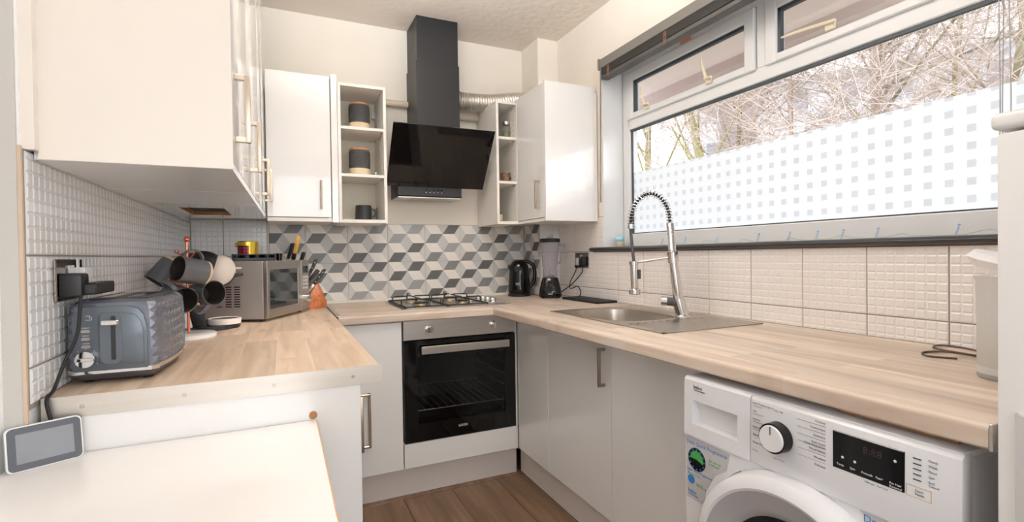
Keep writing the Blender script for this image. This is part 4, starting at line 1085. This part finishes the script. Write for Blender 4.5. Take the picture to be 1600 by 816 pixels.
# ------------------------------------------------------------------ refrigerator
t = thing('refrigerator','white refrigerator at the right edge, rounded lid above the worktop','refrigerator',(-.42,-3.06,0))
part('body', G().box(-.685,-3.345,.02,-.09,-2.778,1.36,.004), M['white'], t)
for x in (-.64,-.14):
    for y in (-2.82,-3.30): part('foot', G().cyl((x,y,0),(x,y,.025),.018,seg=10), M['black'], t)
part('top', G().box(-.722,-3.35,1.3605,-.09,-2.765,1.386,.008,3), M['white'], t)
d = part('door', G().box(-.720,-3.345,.09,-.6865,-2.772,1.356,.006,2), M['white'], t)
part('grip', G().prism([(-2.796,.945),(-2.83,.935),(-2.83,.30),(-2.796,.30)], -.728, -.7195, 'x', .002), M['grey'], d)

# ------------------------------------------------------------------ table and smart display
t = thing('table','white laminate table with oak edging in front of the left worktop end','table',(-1.89,-2.3,0))
top = part('tabletop', G().prism([(-2.166,-2.90),(-1.6235,-2.90),(-1.6235,-1.8625),(-2.130,-1.8625),(-2.130,-1.918),(-2.166,-1.918)], .771, .795, 'z'), M['table'], t)
part('edging', G().box(-1.6233,-2.90,.771,-1.6215,-1.8625,.7945).box(-2.166,-2.902,.771,-1.6215,-2.9005,.7945), M['edge'], top)
for x in (-2.10,-1.67):
    for y in (-2.86,-1.95): part('leg', G().box(x-.02,y-.02,0,x+.02,y+.02,.7708,.002), M['table'], t)
bl = Vector((-2.1520,-1.943,.795)); br = Vector((-2.055,-1.890,.799)); ex = (br-bl); ex.z = 0; Wd = ex.length; ex.normalize()
t = thing('smart_display','small smart display with white back and dark screen on the table','smart display',bl,math.atan2(ex.y,ex.x))
k_ = rad(11)
def rrect(w,h,r,cx=0,cz=0,n=5):
    p = []
    for qx,qz,a0 in ((w/2-r,h/2-r,0),(-w/2+r,h/2-r,pi/2),(-w/2+r,-h/2+r,pi),(w/2-r,-h/2+r,1.5*pi)):
        for i in range(n+1): a = a0+pi/2*i/n; p.append((cx+qx+r*cos(a),cz+qz+r*sin(a)))
    return p
Hd = .083
def tilt(g): g.T = Matrix.Translation((0,0,.0007)) @ Matrix.Rotation(-k_,4,'X'); return g
part('shell', tilt(G()).prism(rrect(Wd,Hd,.010,Wd/2,Hd/2),.0,.012,'y',.001), M['white'], t, world=False)
part('foot_wedge', G().prism([(.012,.0),(.050,.0),(.034,.045),(.020,.055)],.012,Wd-.012,'x'), M['white'], t, world=False)
b = part('bezel', tilt(G()).prism(rrect(Wd-.005,Hd-.005,.0085,Wd/2,Hd/2),-.0012,.0005,'y'), M['bezel'], t, world=False)
part('screen', tilt(G()).box(.014,-.0017,.0145,Wd-.014,-.0010,Hd-.0145), M['screen'], b, world=False)

# ------------------------------------------------------------------ toaster
t = thing('toaster','slate blue two slot toaster with faceted sides and chrome knob','toaster',(-2.030,-1.618,WT),rad(-3))
TL,TWd,TH = .290,.176,.186
def plan(z, shrink=0):
    w,l = TWd/2-shrink,TL/2-shrink; c = .030
    # side points subdivided for facets
    front = [(-w+c*.55,-l),(w-c*.55,-l)]
    P = front[:]; ns = 9
    ch = [(w-c*.15,-l+c*.5)]
    side = [(w-.010*abs(2*i/ns-1)**3,-l+c*.75+(2*l-1.5*c)*i/ns) for i in range(ns+1)]
    P += ch+side+[(w-c*.15,l-c*.5)]+[(w-c*.55,l),(-w+c*.55,l)]+[(-w+c*.15,l-c*.5)]+[(-x,y) for x,y in side[::-1]]+[(-w+c*.15,-l+c*.5)]
    return P
rings = []; zs = [.032,.052,.074,.096,.118,.140,.160,.172,.179,.184,.186]
sh =   [.002,.001,0,0,.001,.002,.003,.0045,.008,.014,.022]
for i,(z,s) in enumerate(zip(zs,sh)):
    p = plan(z,s); q = []
    for j,(x,y) in enumerate(p):
        q.append((x,y,z))
    rings.append(q)
g = G(); g.loft(rings)
bmesh.ops.recalc_face_normals(g.bm, faces=g.bm.faces[:])
fac = [f_ for f_ in g.bm.faces if len(f_.verts) == 4 and f_.calc_center_median().z < .172 and abs(f_.calc_center_median().x) > TWd/2-.016 and abs(f_.calc_center_median().y) < TL/2-.004]
bmesh.ops.poke(g.bm, faces=fac, offset=.0042)
part('housing', g, M['toasterf'], t, world=False, smooth=False)
def plate(zs_, d0, d1, outline, m, name, par=None):
    g = G(); g.prism(outline, d0, d1, 'y', .0008); return part(name, g, m, par or t, world=False)
fy = -TL/2
fr = plate(0,fy-.004,fy+.006, [(-.070,.030),(.066,.030),(.066,.120),(.060,.150),(.050,.165),(.030,.172),(-.060,.172),(-.070,.150)], M['toaster'], 'front_panel')
plate(0,fy-.0065,fy-.0035, [(.012+.012*0,.045),(.060,.040),(.060,.110),(.056,.135),(.044,.152),(.022,.158),(-.020,.158),(-.024,.150),(-.024,.045)], M['toaster'], 'inset_panel', fr)
part('lever_channel', G().prism(rrect(.040,.112,.016,0,.100), fy-.0072, fy-.0062, 'y'), M['toaster'], fr, world=False)
part('lever_slot', G().prism(rrect(.0085,.098,.003,.004,.102), fy-.0078, fy-.0070, 'y'), M['black'], fr, world=False)
part('lever', G().box(-.014,fy-.024,.131,.018,fy-.0075,.143,.002), M['chrome'], fr, world=False)
part('knob', G().cyl((-.046,fy-.004,.058),(-.046,fy-.014,.058),.0185,.0175,seg=32).box(-.063,fy-.018,.054,-.029,fy-.0135,.062,.001), M['chrome'], fr, world=False)
g = G()
for i in range(7): a = rad(-30+40*i); g.cyl((-.046+.0225*cos(a),fy-.0042,.058+.0225*sin(a)),(-.046+.0225*cos(a),fy-.0047,.058+.0225*sin(a)),.0009,seg=6)
part('knob_marks', g, M['textw'], fr, world=False)
for z,s in ((.122,'DEFROST'),(.105,'REHEAT'),(.088,'CANCEL')):
    b = part('button', G().prism(rrect(.016,.0065,.003,-.046,z-.003), fy-.0062, fy-.003, 'y'), M['steel'], fr, world=False)
    text_local(s,.0035,M['textw'],fr,face_mx((-.046,fy-.0043,z+.003),(1,0,0),(0,0,1)),align='CENTER')
part('logo', G().box(-.046,fy-.0046,.152,-.038,fy-.0041,.153).box(-.039,fy-.0046,.147,-.038,fy-.0041,.153).box(-.046,fy-.0046,.143,-.036,fy-.0041,.144).box(-.036,fy-.0046,.143,-.035,fy-.0041,.150), M['textw'], fr, world=False)
def ringband(name, z0, z1, grow_, m):
    g = G(); g.loft([[(x,y,z0) for x,y in plan(0,-grow_)],[(x,y,z1) for x,y in plan(0,-grow_)]]); return part(name, g, m, t, world=False, ang=30)
ringband('chrome_band',.0235,.0325,.0015,M['chrome'])
g = G(); g.loft([[(x,y,.007) for x,y in plan(0,.016)],[(x,y,.012) for x,y in plan(0,.008)],[(x,y,.0235) for x,y in plan(0,.001)]]); part('base', g, M['tbase'], t, world=False, ang=30)
for x in (-.055,.055):
    for y in (-.105,.105): part('foot', G().cyl((x,y,0),(x,y,.009),.010,.012,seg=12), M['rubber'], t, world=False)
tp = part('top_plate', G().box(-.060,-.115,.1855,.060,.118,.1878,.001), M['dgrey'], t, world=False)
for x in (-.028,.028): part('bread_slot', G().box(x-.015,-.095,.1872,x+.015,.100,.1884), M['gblack'], tp, world=False)

# sockets, plugs and leads
def socket(name,label,loc,rz,m):
    t = thing(name,label,'socket',loc,rz)
    part('face_plate', G().box(-.076,-.006,-.046,.076,0,.046,.002), m, t, world=False)
    part('switch', G().box(-.016,-.0095,.014,-.004,-.006,.032,.001).box(.004,-.0095,.014,.016,-.006,.032,.001), M['white'], t, world=False)
    return t
mir = mat('mirror_nickel', (150,142,132), .12, 1)
socket('double_socket','mirrored metal double socket above the toaster',(XL+.0085,-1.712,1.143),pi/2,mir)
t = thing('adaptor_plug','chunky black plug-in adaptor in the left socket, above the toaster','plug',(XL+.0155,-1.76,1.13),pi/2)
part('plug_body', G().box(-.026,-.040,-.022,.024,0,.028,.006,2), M['black'], t, world=False)
part('charger_block', G().box(-.010,-.062,-.020,.120,-.030,.006,.003), M['black'], t, world=False)
part('plug_cap', G().box(.030,-.030,.004,.075,.0,.040,.002), M['white'], t, world=False)
part('label_tag', G().box(.006,-.024,.026,.020,-.0225,.060), M['white'], t, world=False)
pts = smooth_path([(-2.086,-1.780,1.109),(-2.088,-1.800,1.03),(-2.106,-1.812,.975),(-2.116,-1.838,.925),(-2.118,-1.868,.912),(-2.114,-1.872,.885),(-2.105,-1.872,.84),(-2.106,-1.873,.80)],6)
tag(part('power_lead', G().tube(pts,.0034,seg=8), M['rubber']), 'black lead hanging from the left adaptor down to the smart display', 'cable')
socket('double_socket','metal double socket on the right wall beside the blender',(-.0025,-.520,1.145),-pi/2,mir)
t = thing('mains_plug','black mains plug in the right hand outlet beside the blender','plug',(-.0085,-.560,1.142),-pi/2)
part('plug_body', G().box(-.024,-.032,-.030,.024,0,.026,.010,2), M['rubber'], t, world=False)
t = thing('mains_plug','small white-topped black plug in the left hand outlet beside the blender','plug',(-.0085,-.482,1.138),-pi/2)
part('plug_body', G().box(-.020,-.016,-.040,.020,0,-.024,.003), M['rubber'], t, world=False); part('plug_top', G().box(-.012,-.012,-.024,.014,0,.022,.003), M['white'], t, world=False)
for i,pp in enumerate(([(-.030,-.562,1.113),(-.040,-.575,1.075),(-.055,-.520,1.02),(-.060,-.440,.975),(-.085,-.400,.945),(-.093,-.385,.935)],
                        [(-.022,-.482,1.098),(-.030,-.480,1.07),(-.050,-.455,1.01),(-.060,-.470,.97),(-.050,-.540,.985),(-.045,-.565,.945),(-.060,-.54,.9155),(-.10,-.49,.9145),(-.095,-.455,.9145)])):
    tag(part('power_lead', G().tube(smooth_path(pp,7),.0032,seg=8), M['rubber']), ('straighter black lead from the blender up to the right plug','looping black lead from the left outlet down behind the blender')[i], 'cable')

# ------------------------------------------------------------------ mug tree and mugs
t = thing('mug_tree','copper mug tree on a white marble base behind the toaster','mug tree',(-1.990,-1.090,WT))
part('base', G().lathe([(0,0),(.083,0),(.085,.002),(.085,.013),(.082,.015),(0,.015)],40), M['marble'], t, world=False)
part('pole', G().cyl((0,0,.015),(0,0,.335),.0048,seg=14), M['copper'], t, world=False)
part('knob', G().sphere((0,0,.343),.0105), M['copper'], t, world=False)
for q in ((.037,-.060,.300),(-.040,.050,.302),(-.080,.060,.210),(.047,-.085,.128),(-.035,-.060,.235),(.060,.045,.215)):
    q = Vector(q); p = Vector((0,0,q.z-.035)); q = p+(q-p).normalized()*min((q-p).length,.085)
    part('arm', G().cyl(p,q,.0034,seg=10).sphere(q,.0068,u=12,v=8), M['copper'], t, world=False)
def mug(loc, mouth, handle, label):
    """mug whose axis points along `mouth` and whose handle sits on the `handle` side; loc = centre of the body"""
    z = Vector(mouth).normalized(); x = Vector(handle); x = (x-z*x.dot(z)).normalized(); y = z.cross(x)
    t = thing('mug', label, 'mug', loc, 0, 'grey mugs on the mug tree'); t.rotation_euler = Matrix((x,y,z)).transposed().to_euler()
    H,R = .096,.043
    part('body', G().lathe([(R-.0005,-H/2+.010),(R,-H/2+.016),(R+.001,H/2-.001),(R,H/2)],32), M['mug'], t, world=False)
    part('inside', G().lathe([(R,H/2),(R-.003,H/2-.001),(R-.004,-H/2+.008),(0,-H/2+.006)],32), M['mugin'], t, world=False)
    part('foot', G().lathe([(0,-H/2),(R-.005,-H/2),(R-.001,-H/2+.003),(R-.0005,-H/2+.010)],32), M['biscuit'], t, world=False)
    pts = [(R-.003+.031*sin(pi*i/12),0,.004+.032*cos(pi*i/12)) for i in range(13)]
    g = G()
    P = [Vector(p) for p in pts]
    prev = None; rr_ = []
    for i,p in enumerate(P):
        d = (P[min(i+1,12)]-P[max(i-1,0)]).normalized(); n_ = Vector((0,1,0)); b_ = d.cross(n_)
        rr_.append([p+n_*sx*.0065+b_*sy*.0028 for sx,sy in ((-1,-1),(1,-1),(1,1),(-1,1))])
    g.loft(rr_); part('handle', g, M['mug'], t, world=False, ang=50)
mug((-1.966,-1.165,1.145), (-.76,-.60,.20), (.10,.1,1), 'largest looking grey mug in front on the tree, cream foot to the right')
mug((-1.935,-1.110,1.062), (.66,-.75,.10), (-.5,.0,-.8), 'grey mug at the lower right of the tree, mouth towards the microwave')
mug((-2.010,-1.160,1.055), (.55,-.80,-.12), (-.5,-.2,.8), 'lower left grey mug of the tree, just above the toaster top')
mug((-2.066,-1.005,1.140), (-.55,-.25,-.75), (.6,-.5,-.2), 'grey mug farthest left on the tree, close to the tiled wall')
tag(part('red_bottle', G().lathe([(0,WT),(.028,WT),(.030,WT+.004),(.030,WT+.17),(.014,WT+.21),(.012,WT+.24),(.012,WT+.265),(.026,WT+.298),(.025,WT+.299),(0,WT+.270)],24,-2.03,-.78), M['red']), 'red bottle with a flared funnel top behind the mugs', 'bottle')

# ------------------------------------------------------------------ capsule coffee machine
t = thing('coffee_machine','white and black capsule coffee machine between mugs and microwave','coffee machine',(-1.945,-.880,WT),rad(12))
part('base', G().prism(rrect(.13,.15,.05,.0,-.005),.0,.016,'z'), M['black'], t, world=False)
part('column', G().prism([(-.060,.012),(-.018,.012),(-.026,.10),(-.020,.20),(-.062,.20),(-.078,.10)],-.035,.035,'y',.006), M['black'], t, world=False)
part('water_tank', G().prism([(-.090,.012),(-.062,.012),(-.080,.10),(-.064,.19),(-.098,.18),(-.105,.09)],-.030,.030,'y',.005), M['white'], t, world=False)
g = G(); g.T = Matrix.Translation((-.018,0,.240)) @ Matrix.Rotation(rad(18),4,'Y'); g.sphere((0,0,0),.072,sx=1.0,sy=.80,sz=.90,u=28,v=18)
part('head_back', g, M['black'], t, world=False)
g = G(); g.T = Matrix.Translation((.030,-.004,.226)) @ Matrix.Rotation(rad(22),4,'Y'); g.sphere((0,0,0),.066,sx=.86,sy=.84,sz=.96,u=28,v=18)
part('head_shell', g, M['cream'], t, world=False)
g = G(); g.prism([(.010,.160),(.060,.172),(.082,.200),(.112,.206),(.112,.214),(.075,.216),(.030,.200)],-.028,.028,'y',.003); part('nozzle', g, M['black'], t, world=False)
part('lever', G().box(.065,-.014,.232,.108,.014,.239,.003), M['cream'], t, world=False)
part('drip_tray', G().lathe([(.050,.016),(.058,.018),(.060,.038),(.056,.040),(.050,.034),(0,.034)],32,.045,-.002), M['cream'], t, world=False)
part('drip_base', G().lathe([(0,0),(.050,0),(.055,.004),(.056,.017),(0,.017)],32,.045,-.002), M['black'], t, world=False)
part('drip_grille', G().lathe([(0,.0345),(.049,.0345),(.049,.0370),(0,.0370)],32,.045,-.002), M['dgrey'], t, world=False)

# ------------------------------------------------------------------ microwave
ang = math.atan2(.9029,.43)
t = thing('microwave','silver microwave oven turned towards the room on the left worktop','microwave',(-1.748,-.771,WT),ang)
MWW,MWD,MWH = .425,.335,.262
part('cabinet', G().box(.0,.018,.012,MWW,MWD,MWH,.003), M['mw'], t, world=False)
for x in (.03,MWW-.03):
    for y in (.04,MWD-.03): part('foot', G().cyl((x,y,0),(x,y,.013),.010,seg=12), M['rubber'], t, world=False)
g = G(); dw = .335; fz0,fz1 = .013,MWH
g.box(0,0,fz0,.024,.017,fz1,.002); g.box(dw-.032,0,fz0,dw,.017,fz1,.002); g.box(.022,0.0005,fz0,dw-.030,.017,.052,.001); g.box(.022,.0005,fz1-.038,dw-.030,.017,fz1,.001)
d = part('door', g, M['steel'], t, world=False)
part('door_glass', G().box(.022,.004,.050,dw-.030,.016,fz1-.036), M['mwglass'], d, world=False)
part('door_seam', G().box(.002,.0168,.014,MWW-.002,.0182,fz1-.002), M['black'], t, world=False)
cp = part('control_panel', G().box(dw+.002,0,fz0,MWW,.017,fz1,.002), M['steel'], t, world=False)
part('clock_display', G().box(dw+.018,-.0008,.198,MWW-.016,.0,.232), M['gblack'], cp, world=False)
g = G()
for i in range(3):
    for j in range(4): g.box(dw+.018+.021*i,-.0012,.118+.018*j,dw+.033+.021*i,0,.129+.018*j)
part('button', g, M['grey'], cp, world=False)
part('timer_knob', G().cyl((dw+.045,0,.072),(dw+.045,-.024,.072),.022,.019,seg=28), M['chrome'], cp, world=False)
g = G()
for c in (.118,.155):
    for i in range(9): g.box(-.0004,c-.0,.065+.0105*i,.0006,c+.026,.070+.0105*i)
g.box(-.0004,.195,.065,.0006,.220,.069)
part('vent_slots', g, M['black'], t, world=False)

# on the microwave
zt_ = WT+MWH
t = thing('pod_tray','long black capsule tray on top of the microwave','tray',(-1.790,-.655,zt_),rad(5))
part('tray', G().box(-.098,-.045,0,.072,.045,.004,.001).box(-.098,-.045,.004,-.094,.045,.032).box(.068,-.045,.004,.072,.045,.032).box(-.098,.041,.004,.072,.045,.032).box(-.098,-.045,.004,.072,-.041,.014), M['black'], t, world=False)
for i in range(8):
    x = -.082+.0205*i; part('capsule', G().lathe([(0,.004),(.006,.004),(.0085,.024),(.0095,.026),(0,.027)],14,x,-.022), M['gblack'] if i%2 else M['dgrey'], t, world=False)
part('tray_deck', G().box(-.094,-.008,.026,.068,.041,.030), M['black'], t, world=False)
t = thing('tartan_tin','round tin, red tartan and gold, on the black capsule tray','tin',(-1.826,-.6395,zt_+.030),rad(5))
R_ = .041
part('tin_body', G().lathe([(0,0),(R_,0),(R_,.040),(0,.040)],36,a0=pi*.86,a1=pi*1.52), M['tartan'], t, world=False)
part('gold_side', G().lathe([(0,0),(R_,0),(R_,.040),(0,.040)],36,a0=-pi*.48,a1=pi*.86), M['gold'], t, world=False)
part('lid', G().lathe([(R_+.0015,.038),(R_+.0015,.054),(R_-.002,.058),(0,.059)],36), M['gold'], t, world=False)
part('clasp', G().tube([(-R_-.001,-.006,.050),(-R_-.008,-.010,.044),(-R_-.006,-.010,.036),(-R_+.003,-.014,.034)],.0022,seg=6), M['gold'], t, world=False)
tag(part('black_cup', G().lathe([(0,0),(.0115,0),(.0125,.033),(.0105,.033),(.010,.004),(0,.004)],20), M['gblack']), 'small black cylinder at the right end of the capsule tray', 'cup').location = (-1.700,-.640,zt_)

# ------------------------------------------------------------------ knife block and knives
t = thing('knife_block','wooden knife block behind the microwave','knife block',(-1.545,-.235,WT),rad(35))
part('block', G().prism([(-.055,.0),(.060,.0),(.062,.030),(.012,.135),(-.010,.128),(-.060,.060)],-.045,.045,'y',.003), M['blockw'], t, world=False)
def knife(p, q, label, m, r=.0095, bol=None, rivets=False, tip=None):
    """handle from p (bolster) to q (butt), blade running on from p into the block"""
    p,q = Vector(p),Vector(q); L = (q-p).length; t = thing('knife', label, 'knife', p); z = (q-p).normalized(); y = z.cross(Vector((0,0,1))).normalized() if abs(z.z) < .99 else Vector((0,1,0)); x = y.cross(z)
    t.rotation_euler = Matrix((x,y,z)).transposed().to_euler()
    g = G(); g.prism([(-r*.7,0),(r*.7,0),(r*.8,L*.5),(r*1.1,L*.92),(r*.5,L),(-r*.8,L),(-r,L*.5)],-.0065,.0065,'y',.002); part('handle', g, m, t, world=False)
    if rivets: part('rivet', G().cyl((0,-.0072,L*.2),(0,.0072,L*.2),.0026,seg=8).cyl((0,-.0072,L*.5),(0,.0072,L*.5),.0026,seg=8).cyl((0,-.0072,L*.8),(0,.0072,L*.8),.0026,seg=8), M['steel'], t, world=False)
    if bol: part('bolster', G().prism([(-r*.8,-.028),(r*.8,-.028),(r*.8,.004),(-r*.8,.004)],-.0072,.0072,'y',.001), bol, t, world=False)
    part('blade', G().prism([(-r*.9,-.002),(r*.9,-.002),(r*.9,-.09),(-r*.2,-.12)],-.0011,.0011,'y'), M['steel'], t, world=False)
knife((-1.628,-.270,1.205),(-1.606,-.285,1.297),'knife with pale yellow wood handle sticking up behind the microwave',M['yellow'],.0115,M['black'])
knife((-1.660,-.262,1.180),(-1.632,-.275,1.262),'black knife handle just left of the yellow handled knife',M['black'],.0105)
knife((-1.605,-.262,1.150),(-1.580,-.272,1.214),'short black knife handle just right of the yellow handled knife',M['black'],.0105)
knife((-1.566,-.282,1.082),(-1.520,-.288,1.176),'upper riveted black knife handle at the right of the knife block',M['black'],.0095,None,True)
knife((-1.566,-.290,1.060),(-1.512,-.296,1.118),'middle black knife with curved handle in the knife block',M['black'],.0115)
knife((-1.540,-.300,1.040),(-1.480,-.306,1.122),'lowest riveted black knife handle slanting from the knife block',M['black'],.0095,M['steel'],True)

# ------------------------------------------------------------------ kettle
t = thing('kettle','glossy black jug kettle in the back corner on the worktop','kettle',(-.262,-.155,WT),rad(-20))
part('base', G().lathe([(0,0),(.074,0),(.077,.004),(.077,.014),(.072,.018),(0,.018)],36), M['black'], t, world=False)
b = part('body', G().lathe([(0,.018),(.069,.018),(.0735,.026),(.0735,.05),(.070,.10),(.067,.15),(.064,.180),(.058,.205),(.046,.225),(.030,.236),(0,.241)],40), M['gblack'], t, world=False)
part('spout', G().prism([(-.058,.160),(-.078,.196),(-.072,.206),(-.040,.214)],-.018,.018,'y',.004), M['gblack'], t, world=False)
pts = smooth_path([(.020,0,.228),(.060,0,.226),(.094,0,.200),(.104,0,.155),(.098,0,.100),(.070,0,.060)],5)
part('handle', G().tube(pts,[.012]*len(pts),seg=12), M['gblack'], t, world=False)
text_local('Russell\nHobbs',.010,M['textw'],b,face_mx((-.030,-.0695,.085),(1,-.38,0),(0,0,1)))

# ------------------------------------------------------------------ blender
t = thing('blender','black blender with clear jug beside the kettle','blender',(-.155,-.385,WT),rad(-28))
def sqring(w,z,n=2.6,k=28):
    o = []
    for i in range(k):
        a = 2*pi*i/k; c,s = cos(a),sin(a); o.append((w*math.copysign(abs(c)**(2/n),c), w*math.copysign(abs(s)**(2/n),s), z))
    return o
b = part('motor_base', G().loft([sqring(.070,.006),sqring(.073,.014),sqring(.070,.04),sqring(.058,.095),sqring(.050,.122),sqring(.046,.128)]), M['gblack'], t, world=False)
for x in (-.05,.05):
    for y in (-.05,.05): part('foot', G().cyl((x,y,0),(x,y,.01),.008,seg=10), M['rubber'], t, world=False)
part('dial', G().cyl((-.004,-.058,.062),(-.004,-.078,.058),.019,.017,seg=24), M['black'], b, world=False)
g = G()
for i in range(5): a = rad(-50+32*i); g.cyl((-.004+.024*cos(a),-.066+.004*sin(a),.062+.024*sin(a)),(-.004+.024*cos(a),-.068+.004*sin(a),.062+.024*sin(a)),.0018,seg=6)
g.box(-.016,-.0745,.026,.010,-.0700,.030); part('dial_marks', g, M['textw'], b, world=False)
part('jug', G().lathe([(.044,.128),(.045,.130),(.046,.165),(.043,.185),(.047,.20),(.060,.345),(.0615,.350),(.0595,.350),(.045,.20),(.041,.186),(.043,.166),(.042,.134)],32), M['clear'], t, world=False)
part('blade_assembly', G().lathe([(0,.130),(.030,.130),(.030,.140),(.010,.150),(0,.152)],20).box(-.026,-.004,.168,.026,.004,.170).cyl((0,0,.15),(0,0,.176),.004,seg=8), M['dgrey'], t, world=False)
part('lid', G().lathe([(0,.348),(.0625,.348),(.065,.352),(.065,.366),(.060,.372),(.024,.374),(0,.374)],36), M['black'], t, world=False)
part('filler_cap', G().lathe([(.021,.374),(.021,.398),(.018,.400),(0,.400)],24), M['clear'], t, world=False)
pts = smooth_path([(.057,.0,.330),(.088,.010,.330),(.094,.012,.300),(.088,.010,.245),(.074,.006,.222),(.048,.0,.220)],5)
part('jug_handle', G().tube(pts,[.0075]*len(pts),seg=10), M['clear'], t, world=False)

# black slab board on the worktop
t = tag(part('slab_board', G().box(-.150,-.885,WT+.0005,-.012,-.520,WT+.0135,.002), M['rubber']), 'flat black board lying on the worktop between blender and sink', 'board')

# dispenser bottle at the right end and wire
t = thing('cereal_dispenser','clear plastic dispenser with white flip lid next to the refrigerator','container',(-.318,-2.640,WT))
part('tub', G().lathe([(0,.0),(.050,.0),(.053,.004),(.053,.10),(.055,.205),(.058,.215)],32), M['clearw'], t, world=False)
part('contents', G().lathe([(0,.012),(.049,.013),(.0495,.068),(0,.070)],28), M['cereal'], t, world=False)
part('base_ring', G().lathe([(.0500,.012),(.0538,.012),(.0538,.026),(.0500,.026)],32), M['grey'], t, world=False)
part('lid', G().loft([[(.060*cos(2*pi*i/24)-.0,.060*sin(2*pi*i/24),.212+.030*(1+sin(2*pi*i/24))*.5) for i in range(24)],[(.066*cos(2*pi*i/24),.070*sin(2*pi*i/24),.225+.036*(1+sin(2*pi*i/24))*.5) for i in range(24)],[(.056*cos(2*pi*i/24),.058*sin(2*pi*i/24),.238+.034*(1+sin(2*pi*i/24))*.5) for i in range(24)]]), M['white'], t, world=False)
pts = smooth_path([(-.185,-2.490,WT+.003),(-.21,-2.44,WT+.003),(-.165,-2.41,WT+.003),(-.11,-2.44,WT+.004),(-.13,-2.52,WT+.004),(-.20,-2.56,WT+.003),(-.24,-2.58,WT+.003)],6)
pts2 = smooth_path([(-.12,-2.50,WT+.006),(-.09,-2.40,WT+.005),(-.02,-2.38,WT+.004),(-.015,-2.43,WT+.004),(-.09,-2.52,WT+.006),(-.22,-2.575,WT+.006)],6)
tag(part('coiled_wire', G().tube(pts,.0026,seg=6).tube(pts2,.0026,seg=6), mat('brown_wire',(84,66,60),.6)), 'thin brown wire coiled on the worktop beside the dispenser', 'cable')

# ------------------------------------------------------------------ window dressing
t = thing('venetian_blind','grey venetian blind pulled up under its head rail','blind',(-.01,-1.72,2.20))
part('head_rail', G().box(-.036,-2.66,2.232,.012,-.772,2.282,.002), M['blind'], t)
g = G()
for i in range(9): g.box(-.030,-2.655,2.228-.0042*i,.020,-.778,2.2298-.0042*i)
part('slat_stack', g, M['blindd'], t)
part('bottom_rail', G().box(-.030,-2.655,2.170,.020,-.778,2.190,.002), M['blindd'], t)
part('end_bracket', G().box(-.040,-.772,2.225,.014,-.762,2.287), M['blind'], t)
for y in (-.85,-1.30,-2.1,-2.55): part('ladder_tape', G().box(-.032,y-.010,2.168,-.029,y+.010,2.230), M['brownpat'], t)
part('wand', G().cyl((-.040,-.790,2.225),(-.036,-.772,1.475),.0042,seg=8), M['blind'], t)
g = G()
for k_,(dy,dx) in enumerate(((0,0),(-.007,.004),(-.016,0))): g.tube(smooth_path([(-.034+dx,-2.508+dy,2.19),(-.036+dx,-2.512+dy*1.2,1.85),(-.034,-2.514+dy*(.6 if k_ == 1 else 1.3),1.55),(-.034,-2.510+dy*1.2,1.36)],5),.0014,seg=5)
part('pull_cords', g, M['cordm'], t)
zs_ = 1.2215; pts = []
for i in range(60):
    y = -.83-i*.0285; pts.append((.085+.016*sin(i*1.7), y, zs_+.003+.012*max(0,sin(i*.9+1))*(1 if i%5 else .2)))
fr_ = part('light_string', G().tube(smooth_path(pts,2),.0011,seg=5), mat('clear_wire',(196,194,170),.5))
tag(fr_, 'string of small fairy lights lying along the window sill', 'fairy lights')
for y in (-1.13,-1.29,-1.486,-1.70,-1.839,-1.949,-2.041,-2.153,-2.368):
    part('bulb', G().cyl((.085,y,zs_+.003),(.089,y-.006,zs_+.028),.0028,seg=8).sphere((.0895,y-.007,zs_+.034),.0045,u=8,v=6), M['led'], fr_)
t = thing('blue_pot','small pale blue pot in the left corner of the window sill','pot',(.080,-.790,1.2215))
part('pot', G().lathe([(0,0),(.017,0),(.022,.024),(.019,.030),(0,.030)],16), M['biscuit'], t, world=False)
part('blue_top', G().sphere((0,0,.042),.025,sz=.9), M['bluepot'], t, world=False)

# unseen ceiling lamp, added to go with the fill light aimed upwards
t = thing('added_ceiling_lamp','round white ceiling lamp added above the view, unseen','lamp',(-1.20,-1.65,2.50))
part('rose', G().cyl((0,0,.10),(0,0,.085),.06,seg=24), M['white'], t, world=False)
part('bowl', G().lathe([(.16,.085),(.15,.06),(.10,.035),(0,.025)],32), mat('opal_glass',(255,240,220),.4,emit=1.2), t, world=False)
